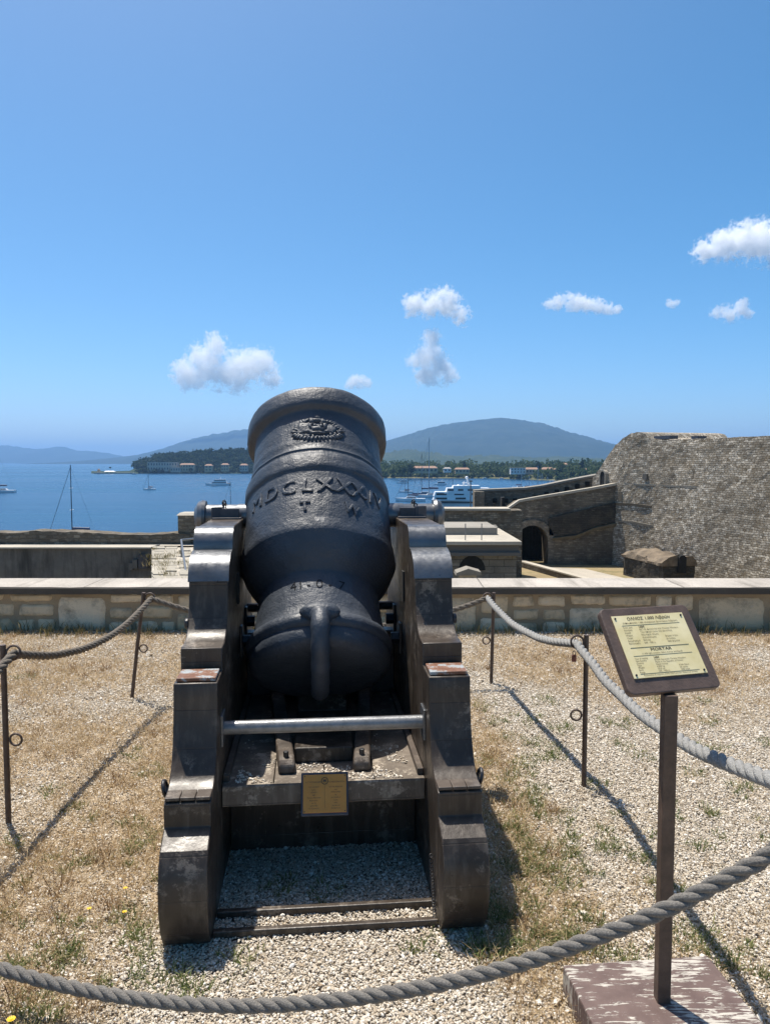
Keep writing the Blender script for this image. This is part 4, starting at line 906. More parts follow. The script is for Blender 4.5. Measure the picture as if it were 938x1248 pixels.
q = at(596, 706, YB) - gb.location; MB().box((q.x, 0, q.z - .8), (.9, .16, 1.8)).build('doorway', MAT['void'], gb)
for k, px in enumerate((541, 568, 588)):
    q = at(px, 668, YB - .4) - gb.location; MB().tube([(q.x, .2, H + .8), (q.x, .2, H + 1.9)], .03, 6).build('roof_pole', MAT['pipe'], gb)
# small kiosk with a curved top in front of it
qk = at(570, 700, 44.0); kz0 = ZL; kh = at(570, 692, 44).z - ZL
kk = thing('stone_kiosk', 'small pale kiosk with low pitched roof in front of the guard building', 'kiosk', (qk.x, 44.4, ZL))
MB().box((0, 0, kh / 2 - .2), (.95, .9, kh - .4)).build('wall', MAT['palestone'], kk)
MB().prism([(-.72, kh - .42), (-.68, kh - .26), (0, kh - .02), (.72, kh - .22), (.74, kh - .40)], -.65, .65, lambda p, q, e: (p, e, q)).build('roof', MAT['roofconc'], kk)
for dx_ in (-.2, .25): MB().box((dx_, -.46, kh - .75), (.14, .1, .35)).build('window', MAT['void'], kk)

# loophole wall
YL = 76.0
P_, zf = pxprof([(578, 600), (592, 599), (640, 597), (662, 594), (690, 588), (738, 579)], YL)
lw = thing('loophole_wall', 'grey stone rampart with a row of square loopholes, climbing to the bastion', 'wall', (P_[0].x, YL, ZL)); L_ = P_[-1].x - P_[0].x + 1.5
m = MB(); wallgrid(m, [(0, 0), (L_, 0)], lambda u: 0, lambda u: zf(u) - ZL, .4, .05, 1.6, .4); m.build('wall_face', MAT['crenel'], lw)
cpts = [(0, 0)]; m = MB()
for i in range(40):
    u0, u1 = L_ * i / 40, L_ * (i + 1) / 40
    z0_, z1_ = zf(u0) - ZL, zf(u1) - ZL
    m.add([(u0, -.12, z0_ + .02), (u1, -.12, z1_ + .02), (u1, 1.7, z1_ + .02), (u0, 1.7, z0_ + .02), (u0, -.12, z0_ + .22), (u1, -.12, z1_ + .22), (u1, 1.7, z1_ + .22), (u0, 1.7, z0_ + .22)], [(3, 2, 1, 0), (4, 5, 6, 7), (0, 1, 5, 4), (1, 2, 6, 5), (2, 3, 7, 6), (3, 0, 4, 7)])
m.build('coping', MAT['roofconc'], lw)
for px, py in ((602.6, 610), (615.7, 610), (627, 610), (639.7, 609), (652.4, 606), (665.3, 602), (678, 599), (690, 596), (702.7, 592.3), (715, 589.3)):
    q = at(px, py, YL) - lw.location; MB().box((q.x, .0, q.z), (.40, .34, .42)).build('loophole', MAT['void'], lw)
q0, q1 = at(578, 600, YL - 1.6), at(590, 600, YL - 1.6)
m = MB(); wallgrid(m, [(q0.x - lw.location.x, -1.6), (q1.x - lw.location.x, -1.6), (q1.x - lw.location.x, 0)], lambda u: 0, lambda u: q0.z - ZL + .05, .4, .03, .9, .3); m.build('end_pier', MAT['crenel'], lw)

# ramp wall with the archway
YR = 70.0
P_, zf = pxprof([(598, 634), (606, 630), (632, 612), (660, 607), (690, 602), (720, 597), (752, 591)], YR)
rmw = thing('ramp_wall', 'dark stone ramp wall with a large arched gateway, right of the guard building', 'wall', (P_[0].x, YR, ZL)); L_ = P_[-1].x - P_[0].x
aw = at(628.5, 660, YR).x - P_[0].x; ae = at(666.5, 660, YR).x - P_[0].x; ac = (aw + ae) / 2; ar = (ae - aw) / 2; aspr = at(647, 640, YR).z - ZL - ar
def archz(u): return aspr + math.sqrt(max(0, ar * ar - (u - ac) ** 2)) if aw < u < ae else 0
m = MB(); us = [0] + [aw * k / 5 for k in range(1, 5)] + [aw - .001] + [ac - ar * math.cos(math.pi * k / 24) for k in range(25)] + [ae + .001] + [ae + (L_ - ae) * k / 14 for k in range(1, 15)]
us = sorted(set(us)); nv = 14; vs = []; uv = []
for u in us:
    z0, z1 = archz(u), zf(u) - ZL
    for j in range(nv):
        z = z0 + (z1 - z0) * j / (nv - 1); d = .05 * noise.noise(Vector((u, z, 7))) + .35 * (1 - z / 9)
        vs.append((u, -d, z)); uv.append((u, z))
nu = len(us); tb = len(vs)
for u in us: vs.append((u, 2.5, zf(u) - ZL + .02)); uv.append((u, zf(u) - ZL + 2))
ab = len(vs)
for u in us: vs.append((u, 2.5, archz(u))); uv.append((u, archz(u) + 2))
fs = []
for i in range(nu - 1):
    for j in range(nv - 1): fs.append((i * nv + j, (i + 1) * nv + j, (i + 1) * nv + j + 1, i * nv + j + 1))
    fs += [(i * nv + nv - 1, (i + 1) * nv + nv - 1, tb + i + 1, tb + i), (tb + i, tb + i + 1, ab + i + 1, ab + i), (ab + i, ab + i + 1, (i + 1) * nv, i * nv)]
fs.append([j for j in range(nv)] + [tb, ab])
m.add(vs, fs, [[uv[k] for k in f] for f in fs]); m.build('wall_face', MAT['rampwall'], rmw)
m = MB(); n_ = 18     # voussoir ring
rin, rout = ar, ar + .55; pts = []
vs = []
jm = [(aw, 0.0)] + [(ac - rin * math.cos(math.pi * k / n_), aspr + rin * math.sin(math.pi * k / n_)) for k in range(n_ + 1)] + [(ae, 0.0)]
jo = [(aw - .55, 0.0)] + [(ac - rout * math.cos(math.pi * k / n_), aspr + rout * math.sin(math.pi * k / n_)) for k in range(n_ + 1)] + [(ae + .55, 0.0)]
for (a_, b_), (c_, d_) in zip(jm, jo):
    vs += [(a_, -.42, b_), (c_, -.42, d_), (a_, .3, b_), (c_, .3, d_)]
fs = []
for k in range(len(jm) - 1):
    o = k * 4; fs += [(o, o + 4, o + 5, o + 1), (o, o + 2, o + 6, o + 4), (o + 1, o + 5, o + 7, o + 3)]
m.add(vs, fs, [[(vs[k][0], vs[k][2]) for k in f] for f in fs]); m.build('arch_ring', MAT['crenel'], rmw)
m = MB().box((ac, 3.4, (aspr + ar) / 2), (2 * ar + 3, .3, aspr + ar + 2)); m.box((aw - .8, 3.0, 3), (.3, 1, 6)); m.box((ae + .8, 3.0, 3), (.3, 1, 6)); m.build('passage', MAT['void'], rmw)
m = MB()
for k in range(9): m.box((aw + .2 + k * (ae - aw - .4) / 8, 2.9, 1.6), (.04, .04, 3.2))
m.box((ac, 2.9, 1.9), (ae - aw, .06, .08)); m.box((ac, 2.9, 3.2), (ae - aw, .06, .08)); m.build('gate_bars', MAT['void'], rmw)
m = MB()
for i in range(len(us) - 1):
    u0, u1 = us[i], us[i + 1]
    if u1 - u0 < .01: continue
    z0_, z1_ = zf(u0) - ZL, zf(u1) - ZL
    m.add([(u0, -.25, z0_), (u1, -.25, z1_), (u1, .5, z1_), (u0, .5, z0_), (u0, -.25, z0_ + .22), (u1, -.25, z1_ + .22), (u1, .5, z1_ + .22), (u0, .5, z0_ + .22)], [(3, 2, 1, 0), (4, 5, 6, 7), (0, 1, 5, 4), (1, 2, 6, 5), (2, 3, 7, 6), (3, 0, 4, 7)])
m.build('coping', MAT['palestone'], rmw)
# damp dark upper band, with a ledge of grassy dirt below it
u_ = lambda px: at(px, 600, YR).x - P_[0].x
zz_ = lambda py: at(600, py, YR).z - ZL
m = MB().prism([(u_(668), zz_(631)), (u_(748), zz_(612)), (u_(748), zz_(636)), (u_(722), zz_(640)), (u_(700), zz_(652)), (u_(668), zz_(652))], -.42, 0, lambda p, q, e: (p, e, q)); 
m.uv = {i: [(m.v[k].x, m.v[k].z + m.v[k].y) for k in f] for i, f in enumerate(m.f)}; m.build('damp_band', MAT['darkstone'], rmw)
m = MB(); pth = [(u_(672), zz_(655)), (u_(700), zz_(652)), (u_(722), zz_(643)), (u_(749), zz_(637))]
for (a_, b_), (c_, d_) in zip(pth, pth[1:]): m.add([(a_, -.62, b_), (c_, -.62, d_), (c_, 0, d_ + .1), (a_, 0, b_ + .1), (a_, -.55, b_ - .25), (c_, -.55, d_ - .25)], [(0, 1, 2, 3), (4, 5, 1, 0)])
m.build('dirt_ledge', MAT['dirt'], rmw)
# low wall along the road and the road
q0, q1 = flat(630, 690, ZL), flat(696, 709, ZL); rl = thing('road_kerb_wall', 'low retaining wall with a pale cap beside the road below the archway', 'wall', tuple(q0))
d_ = (q1 - q0); ang = math.atan2(d_.y, d_.x); m = MB(); wallgrid(m, [(0, 0), (d_.length * 1.3, 0)], lambda u: -2, lambda u: .45, .4, .03, .5); ob = m.build('wall_face', MAT['seawall'], rl)
MB().box((d_.length * .65, .22, .5), (d_.length * 1.3, .6, .1)).build('coping', MAT['palestone'], rl)
rl.rotation_euler = (0, 0, ang)
rp = [flat(650, 691, ZL), flat(712, 693.5, ZL), flat(790, 712, ZL), flat(800, 735, ZL), flat(700, 735, ZL), flat(690, 706, ZL)]
tag(MB().add([(p.x, p.y, ZL + .03) for p in rp], [tuple(range(6))]).build('road', MAT['road']), kind='structure')

# bastion
A = at(722, 590, 74.0); B = at(752, 560, 70.0); C_ = at(792, 540, 66.0); D = at(1060, 540, 45.0)
D2 = C_ + (D - C_) * 1.9
plan = [Vector((A.x, A.y)), Vector((B.x, B.y)), Vector((C_.x, C_.y)), Vector((D2.x, D2.y))]
ln = [0]
for a_, b_ in zip(plan, plan[1:]): ln.append(ln[-1] + (b_ - a_).length)
def uofpx(px):   # distance along the plan where the sight line of px crosses it
    s_ = (px - 469) / F / (math.cos(PITCH) + 0)
    for k in range(3):
        a_, b_ = plan[k], plan[k + 1]; fa, fb = a_.x - s_ * a_.y, b_.x - s_ * b_.y
        if fa <= 0 <= fb or (k == 2): t = fa / (fa - fb); return ln[k] + (ln[k + 1] - ln[k]) * t, a_.lerp(b_, t)
    return 0, plan[0]
top = []
for px, py in ((723, 582), (729, 572), (738, 556), (748, 543), (757, 534), (766, 528), (776, 526.5), (783, 528), (786, 533), (800, 535.5), (815, 536), (850, 534.5), (900, 532.5), (938, 531), (1055, 526)):
    u, p = uofpx(px); top.append((max(0, u), at(px, py, p.y).z))
top[0] = (0, top[0][1])
def btop(u):
    for (a_, za), (b_, zb) in zip(top, top[1:]):
        if u <= b_: return za + (zb - za) * max(0, (u - a_)) / max(1e-6, b_ - a_)
    return top[-1][1]
bs = thing('stone_bastion', 'huge weathered rubble stone bastion filling the right side', 'bastion', (plan[2].x, plan[2].y, ZL))
m = MB(); wallgrid(m, [tuple(p) for p in plan], lambda u: ZL - .5, lambda u: btop(u) + .06 * noise.noise(Vector((u * 2, 3, 3))), .3, .045, 9.0, .35, .55); m.v = [v - bs.location for v in m.v]
m.build('wall_face', MAT['bastion'], bs)
def onface(px, py, out=0.0):
    u, p = uofpx(px); k = 0 if u < ln[1] else 1 if u < ln[2] else 2; t = (plan[k + 1] - plan[k]).normalized(); nr = Vector((t.y, -t.x))
    q = at(px, py, p.y); return Vector((q.x + nr.x * out, q.y + nr.y * out, q.z)) - bs.location, math.atan2(t.y, t.x)
def ledge(name, pxs, h, out, mt):
    m = MB()
    for (p0, p1) in zip(pxs, pxs[1:]):
        a_, r_ = onface(*p0); b_, _ = onface(*p1); t = (b_ - a_).normalized(); nr = Vector((t.y, -t.x, 0)).normalized(); V = []
        for q in (a_, b_): V += [q + nr * out, q - nr * .5, q + nr * out * .8 + Vector((0, 0, -h)), q - nr * .5 + Vector((0, 0, -h))]
        m.add(V, [(0, 4, 5, 1), (0, 2, 6, 4), (2, 3, 7, 6), (0, 1, 3, 2), (4, 6, 7, 5)])
    return m.build(name, mt, bs)
ledge('string_course', [(749, 588), (775, 589), (800, 590), (825, 591.5), (850, 592)], .16, .16, MAT['bastion'])
ledge('string_course', [(751, 612.5), (775, 613.5), (796, 616)], .2, .34, MAT['rampwall'])
ledge('string_course', [(751, 634), (775, 635), (800, 640)], .22, .42, MAT['roofconc'])
# arched door at the top of the ramp
q, r_ = onface(738, 584, .30); Mz = Matrix.Rotation(r_, 3, 'Z')
dm = MB().prism([(-.34, -1.1), (.34, -1.1), (.34, .35)] + [(.34 * math.cos(R(a_)), .35 + .34 * math.sin(R(a_))) for a_ in range(20, 180, 20)] + [(-.34, .35)], -.05, .5, lambda p, z, e: tuple(Mz @ Vector((p, e, z)) + q)); dm.build('doorway', MAT['void'], bs)
fr = [(.38 * math.cos(R(a_)), .35 + .38 * math.sin(R(a_))) for a_ in range(0, 181, 20)]; m = MB()
V = []
for (a_, b_) in [(.36, -1.1)] + fr + [(-.36, -1.1)]:
    for k_, e in ((1, -.1), (1.38, -.1), (1.38, .3)): V.append(Mz @ Vector((a_ * k_, e, .35 + (b_ - .35) * (k_ if b_ > .35 else 1))) + q)
n_ = len(fr) + 2
m.add(V, [(i * 3 + j, (i + 1) * 3 + j, (i + 1) * 3 + j + 1, i * 3 + j + 1) for i in range(n_ - 1) for j in range(2)]); m.build('door_surround', MAT['roofconc'], bs)
for px, py, w_, h_ in ((758, 605, .5, .9), (781, 627, .3, .9), (788, 581, .5, .5)):
    q, r_ = onface(px, py, .03); MB().box(tuple(q), (w_, .5, h_), Matrix.Rotation(r_, 3, 'Z')).build('niche', MAT['rampwall'] if py > 600 else MAT['plaster'], bs)
for px, py, w_ in ((803, 533.2, 2.2), (843, 533.5, .8)):
    q, r_ = onface(px, py, -.6); MB().box(tuple(q), (w_, .8, .28), Matrix.Rotation(r_, 3, 'Z')).build('parapet_slab', MAT['frame'], bs)
# ruined vaulted sentry post at its foot
qs = flat(815, 716, ZL); sn = thing('vaulted_sentry_post', 'ruined stone sentry post with a barrel vaulted brown roof at the foot of the bastion', 'sentry post', (at(843, 700, 55).x, 57.5, ZL), (0, 0, R(34)))
sn.rotation_euler = (0, 0, R(10)); zt = at(830, 677, 57).z - ZL; zb = at(826, 690, 57).z - ZL; hw_ = 1.3; LN = 6.2
m = MB(); wallgrid(m, [(-hw_, LN), (-hw_, 0), (hw_, 0), (hw_, LN)], lambda u: 0, lambda u: zb, .3, .10, .5, .4); m.build('wall', MAT['darkstone'], sn)
na, nl = 16, 22; V = []; uvv = []
for j in range(nl):
    e = -.12 + (LN + .1) * j / (nl - 1)
    for i in range(na):
        a_ = math.pi * i / (na - 1); hump = 1 - .22 * math.sin(e * 1.1) - .25 * (e / LN); k_ = 1 + .24 * noise.noise(Vector((i * .5, e * 1.2, 3)))
        V.append(((hw_ + .12) * -math.cos(a_) * k_, e, zb - .05 + (zt - zb) * hump * math.sin(a_) ** .8 * k_)); uvv.append((i * .25, e))
fs = [(j * na + i, j * na + i + 1, (j + 1) * na + i + 1, (j + 1) * na + i) for j in range(nl - 1) for i in range(na - 1)] + [tuple(range(na)), tuple((nl - 1) * na + i for i in range(na))[::-1]]
m = MB(); m.add(V, fs, [[uvv[k] for k in f] for f in fs]); m.build('vault', simple('brown_vault_render', (.155, .12, .083), .95, .5, 1.3, .6, 0, .08), sn, smooth=40)
MB().prism([(-.3, -.9), (.3, -.9), (.3, .25), (.15, .42), (-.15, .42), (-.3, .25)], -.32, .4, lambda p, q, e: (p + .1, e, zb + .35 + q)).build('doorway', MAT['void'], sn)
# ================================================================== SEA, FAR SHORES, HILLS
ZS = -18.4
sea = MB(); NX = 2
sea.add([(-15900, 40, ZS), (15900, 40, ZS), (15900, 23900, ZS), (-15900, 23900, ZS)], [(0, 1, 2, 3)]); tag(sea.build('sea', MAT['sea']), kind='structure')
def hill(name, pts, Y, depth, mat, rough=.06, nx=150, ny=26, kind='structure', back=.7, zbase=ZS - .4):
    P_ = [at(px, py, Y) for px, py in pts]; x0, x1 = P_[0].x, P_[-1].x; vs = []
    for j in range(ny):
        t = j / (ny - 1); y = Y - depth + (depth * (1 + back)) * t
        f = (y - (Y - depth)) / depth if y < Y else 1 - (y - Y) / (depth * back)
        f = max(0, min(1, f)); prof_ = f ** .8 * (1 - .0) if y < Y else f
        for i in range(nx):
            x = x0 + (x1 - x0) * i / (nx - 1); h = P_[-1].z
            for a_, b_ in zip(P_, P_[1:]):
                if x <= b_.x:
                    q_ = (x - a_.x) / (b_.x - a_.x); h = a_.z + (b_.z - a_.z) * q_; break
            hh = h - zbase; s_ = 5.0 / max(60, hh) / 2
            nn = noise.fractal(Vector((x * s_, y * s_, 1.3)), 1.0, 2.1, 5)
            z = zbase + hh * prof_ * (1 + rough * nn * (1.8 if f < .98 else .35))
            vs.append((x * (y / Y) if False else x, y, z))
    m = MB().add(vs, [(j * nx + i, j * nx + i + 1, (j + 1) * nx + i + 1, (j + 1) * nx + i) for j in range(ny - 1) for i in range(nx - 1)])
    return tag(m.build(name, mat, smooth=180, fix=False), kind=kind)
hill('hills', [(-260, 562), (-180, 552), (-120, 548), (-60, 546), (0, 542.5), (20, 544), (45, 547), (58, 547), (70, 543.5), (80, 544.5), (95, 549), (120, 550), (150, 556), (180, 557), (215, 553), (250, 560), (290, 563)], 12500, 1800, MAT['hill'], .05)
hill('mountain', [(120, 563), (165, 556), (195, 551), (215, 544), (232, 536), (250, 531), (266, 528), (285, 525.5), (303, 522), (330, 521), (370, 530), (420, 541), (470, 552), (500, 562)], 9500, 2200, MAT['hill'], .05)
hill('mountain', [(380, 561), (420, 552), (450, 543), (475, 536), (500, 528.5), (522, 521.5), (540, 517.5), (560, 514), (580, 512), (597, 509.5), (612, 509), (630, 511), (650, 514), (668, 518.5), (690, 525.5), (712, 533), (735, 540), (770, 550), (820, 557), (900, 562)], 7600, 2300, MAT['hill'], .04, 220, 40)
hill('hills', [(420, 562), (450, 553), (470, 551), (490, 548), (510, 549), (530, 553), (560, 556), (590, 554), (620, 556), (650, 557), (690, 556), (720, 558), (800, 562)], 3600, 900, MAT['foothill'], .12, 160, 24)
# shore land masses
YS = 940.0
def shore_line(px): return 20.0 * F / (np.interp(px, [400, 600, 660, 720, 760], [582.5, 583, 585.3, 588, 590]) - 563.0)
ld = MB(); xs = np.linspace(330, 800, 40); vs = []
for px in xs:
    y0 = shore_line(px); x = (px - 469) / F
    for dy, z in ((0, ZS - .3), (3, ZS + 1.2), (60, ZS + 4), (260, ZS + 9), (900, ZS + 12)): vs.append((x * (y0 + dy), y0 + dy, z))
ld.add(vs, [(i * 5 + k, (i + 1) * 5 + k, (i + 1) * 5 + k + 1, i * 5 + k + 1) for i in range(39) for k in range(4)]); tag(ld.build('shore', MAT['shore'], smooth=180, fix=False), kind='structure')
YPN = 1330.0; pn = MB(); xs = np.linspace(112, 420, 60); vs = []
def pn_h(px): return float(np.interp(px, [112, 150, 160, 168, 180, 195, 220, 245, 270, 300, 330, 420], [1, 1, 2, 12, 18, 25, 30, 33, 36, 37, 36, 30]))
for px in xs:
    x = (px - 469) / F * YPN; h = pn_h(px)
    for dy, z in ((-6, -.4), (-2, 1.0), (55, 2.2), (95, h * .35 + 1), (140, h * .7 + 1), (190, h), (300, h * .8), (420, -1)): vs.append((x * (1 + dy / YPN), YPN + dy, ZS + z))
pn.add(vs, [(i * 8 + k, (i + 1) * 8 + k, (i + 1) * 8 + k + 1, i * 8 + k + 1) for i in range(59) for k in range(7)]); tag(pn.build('headland', MAT['foothill'], smooth=180, fix=False), kind='structure')

def tree_clump(V, Fc, T, c, rx, rz, nleaf, size, tone0):
    # one crown: leaf faces spread through several lobes
    lobes = [(Vector((rng.normal(0, .42) * rx, rng.normal(0, .42) * rx, rng.uniform(-.45, .55) * rz)), rng.uniform(.35, .62)) for _ in range(7)]
    for k in range(nleaf):
        lc, lr = lobes[k % 7]; d = Vector(rng.normal(0, 1, 3)); d.normalize(); rad = lr * rng.uniform(.55, 1.05)
        p = Vector(c) + lc + Vector((d.x * rx * rad, d.y * rx * rad, d.z * rz * rad)); a_ = Vector(rng.normal(0, 1, 3)).normalized(); b_ = a_.cross(Vector(rng.normal(0, 1, 3))).normalized(); s_ = size * rng.uniform(.6, 1.3); o = len(V)
        V += [p - a_ * s_, p + b_ * s_ * .7, p + a_ * s_, p - b_ * s_ * .7]; Fc.append((o, o + 1, o + 2, o + 3)); t = min(1, max(0, tone0 + rng.normal(0, .12))); T += [t] * 4
def foliage(name, trees, mat, nleaf, size, label):
    V, Fc, T = [], [], []
    for x, y, z, rx, rz in trees: tree_clump(V, Fc, T, (x, y, z + rz * .9), rx, rz, nleaf, size, rng.uniform(.2, .75))
    me = bpy.data.meshes.new(name); me.from_pydata([tuple(v) for v in V], [], Fc); me.materials.append(mat); at_ = me.attributes.new('tone', 'FLOAT', 'POINT'); at_.data.foreach_set('value', T)
    ob = bpy.data.objects.new(name, me); COL.objects.link(ob); return tag(ob, label, None, None, 'stuff')
tr = []
for k in range(780):
    px = rng.uniform(165, 330); t = rng.random(); dy = 60 + 190 * t; h = pn_h(px); z = ZS + float(np.interp(dy, [55, 95, 140, 190, 300], [2.2, h * .35 + 1, h * .7 + 1, h, h * .8])); y = YPN + dy
    if px < 176 and t < .2: continue
    tr.append(((px - 469) / F * YPN * (1 + dy / YPN), y, z - 1, rng.uniform(4, 7.5), rng.uniform(4.5, 8.5)))
for k in range(190):
    px = rng.uniform(170, 330); dy = rng.uniform(-6, 40); y = YPN + dy; tr.append(((px - 469) / F * y, y, ZS + 1, rng.uniform(2.5, 5), rng.uniform(2.2, 4.6)))
foliage('headland_wood', tr, MAT['leafdark'], 46, 1.9, 'dark pine wood covering the headland left of the mortar')
tr = []
for k in range(620):
    px = rng.uniform(380, 770); t = rng.random() ** 1.4; dy = 14 + 300 * t; y = shore_line(px) + dy
    if any(abs(px - hx) < 12 and dy < 40 for hx in (517, 563, 628, 645, 671)) and rng.random() < .55: continue
    tr.append(((px - 469) / F * y, y, ZS + 2 + dy * .025, rng.uniform(4, 8), rng.uniform(4.0, 6.5) + 2.5 * t))
for k in range(150):
    px = rng.uniform(380, 740); y = shore_line(px) + rng.uniform(4, 14); tr.append(((px - 469) / F * y, y, ZS + 1, rng.uniform(1.8, 4.2), rng.uniform(1.3, 3.2)))
foliage('shore_wood', tr, MAT['leaf'], 44, 1.8, 'band of green trees along the far shore behind the yachts')
def tree(px, Y, zg, rx, rz, th, lab, dark=0):
    x = (px - 469) / F * Y; t = thing('tree', lab, 'tree', (x, Y, zg), (0, 0, 0), 'large trees on the far shore')
    MB().tube([(0, 0, -.5), (.2, 0, th * .6), (0, .1, th + rz * .8)], [.45, .35, .15], 8).build('trunk', MAT['trunk'], t)
    V, Fc, T = [], [], []; tree_clump(V, Fc, T, (0, 0, th + rz * .7), rx, rz, 300, 1.1, .35)
    tree_clump(V, Fc, T, (rx * .4, -.5, th + rz * .9), rx * .7, rz * .7, 160, 1.0, .6)
    me = bpy.data.meshes.new('crown'); me.from_pydata([tuple(v) for v in V], [], Fc); me.materials.append(MAT['leafdark' if dark else 'leaf']); at_ = me.attributes.new('tone', 'FLOAT', 'POINT'); at_.data.foreach_set('value', T)
    c_ = bpy.data.objects.new('crown', me); COL.objects.link(c_); c_.parent = t
for a_ in ((697, 830, ZS + 2, 7.5, 8.0, 2, 'broad rounded green tree on the shore, left of the bastion'), (683, 850, ZS + 3, 5.5, 9.5, 3, 'tall bushy tree between two shore houses'), (654, 905, ZS + 3, 5.0, 9.5, 3, 'dark tree behind the cream house on the far shore', 1), (488, 900, ZS + 2, 8.0, 9.0, 3, 'big grey green tree just right of the mortar muzzle'), (565, 960, ZS + 2, 2.2, 12.0, 1, 'narrow dark cypress on the far shore behind the yacht masts', 1), (500, 925, ZS + 2, 5.0, 8, 3, 'dark round tree left of the long orange house', 1), (707, 850, ZS + 4, 2.4, 12.0, 1, 'slim dark cypress rising by the bastion', 1)): tree(*a_)

def house(px, py, Y, wpx, hpx, wall, roof, label, depth=9, wins=(3, 1), hip=True, group='houses on the far shores'):
    q = at(px, py, Y); wd, ht = wpx * Y / F, hpx * Y / F; h = thing('house', label, 'house', (q.x, Y, q.z), (0, 0, 0), group)
    MB().box((0, depth / 2, ht / 2 - .5), (wd, depth, ht + 1)).build('wall', MAT[wall], h)
    rh = min(2.6, ht * .45) if hip else .35
    if hip: MB().box((0, depth / 2, ht + rh / 2 + .01), (wd + 1, depth + 1, rh), None, (.55 if wd < 14 else .8, .15)).build('roof', MAT[roof], h)
    else: MB().box((0, depth / 2, ht + .19), (wd + .6, depth + .6, .36)).build('roof', MAT[roof], h)
    nx_, nz_ = wins
    for i in range(nx_):
        for j in range(nz_): MB().box((-wd / 2 + wd * (i + .5) / nx_, -.03, ht * (j + .55) / nz_), (wd / nx_ * .42, .2, ht / nz_ * .5)).build('window', MAT['glass'], h)
house(516, 576, 925, 34, 5.5, 'wall_ochre', 'tile', 'long ochre house with a red roof behind the yacht masts', 10, (7, 1))
house(563, 576.5, 930, 17, 4.5, 'wall_ochre', 'tile', 'low ochre house right of the narrow cypress', 9, (4, 1))
house(545, 575, 935, 9, 3.8, 'wall_white', 'tile_grey', 'small white house between two ochre houses on the shore', 8, (2, 1))
house(631, 577, 880, 18, 6.5, 'wall_white', 'tile_grey', 'two storey white block on the shore above the catamaran', 9, (5, 2), False)
house(648, 577, 885, 15, 5.0, 'wall_cream', 'tile', 'cream house joined right of the white shore block', 9, (4, 1))
house(669, 577.5, 875, 16, 5.5, 'wall_ochre', 'tile', 'yellow villa in front of the dark tree on the far shore', 9, (4, 2))
house(688, 570, 900, 6, 4.0, 'wall_ochre', 'tile', 'small ochre gable showing above the shore trees', 7, (2, 1))
house(711, 577, 850, 14, 4.5, 'wall_grey', 'tile', 'low grey house with a red roof nearest the bastion', 9, (3, 1))
house(198, 574, 1330, 36, 10.5, 'wall_cream', 'tile_grey', 'long pale three storey hotel at the foot of the headland', 14, (11, 2), False)
house(228, 574.5, 1325, 17, 8.0, 'wall_ochre', 'tile', 'orange house right of the long pale hotel', 10, (5, 2))
house(214, 575, 1318, 12, 5.0, 'wall_cream', 'tile_grey', 'low cream house in front of the long hotel', 9, (4, 1), False)
house(254, 574.5, 1320, 9, 7.0, 'wall_ochre', 'tile', 'tall narrow ochre house among the headland trees', 9, (2, 2))
house(274, 574, 1322, 9, 7.5, 'wall_ochre', 'tile', 'ochre house under the pines close to the mortar', 9, (3, 2))
house(297, 574, 1322, 9, 7.0, 'wall_cream', 'tile', 'cream house half hidden behind the mortar', 9, (3, 2))
# jetty with pavilion and tower at the tip of the headland
q = flat(121, 577.5, ZS); jt = thing('jetty', 'stone jetty with a white awning and small tower off the headland tip', 'jetty', tuple(q))
MB().box((26, 0, .6), (66, 10, 2.6)).build('quay', MAT['palestone'], jt)
MB().box((-1, 2, 4), (5, 5, 6.5), None, (.7, .7)).build('tower', MAT['wall_ochre'], jt); MB().box((-1, 2, 7.8), (4.2, 4.2, 2.2), None, (.05, .05)).build('tower_roof', MAT['tile'], jt)
MB().box((18, 1, 4.4), (18, 7, 1.2), None, (.7, .5)).build('awning', MAT['white'], jt)
for x in (10, 18, 26): MB().tube([(x, -2, 1), (x, -2, 4)], .3, 6).build('awning_post', MAT['white'], jt)
MB().tube([(18, 3, 4), (18, 3, 10)], .15, 6).build('pole', MAT['trunk'], jt); MB().ball((18, 3, 10.5), (2.2, 2.2, 1.2), 2, .3).build('palm_top', MAT['leafdark'], jt)

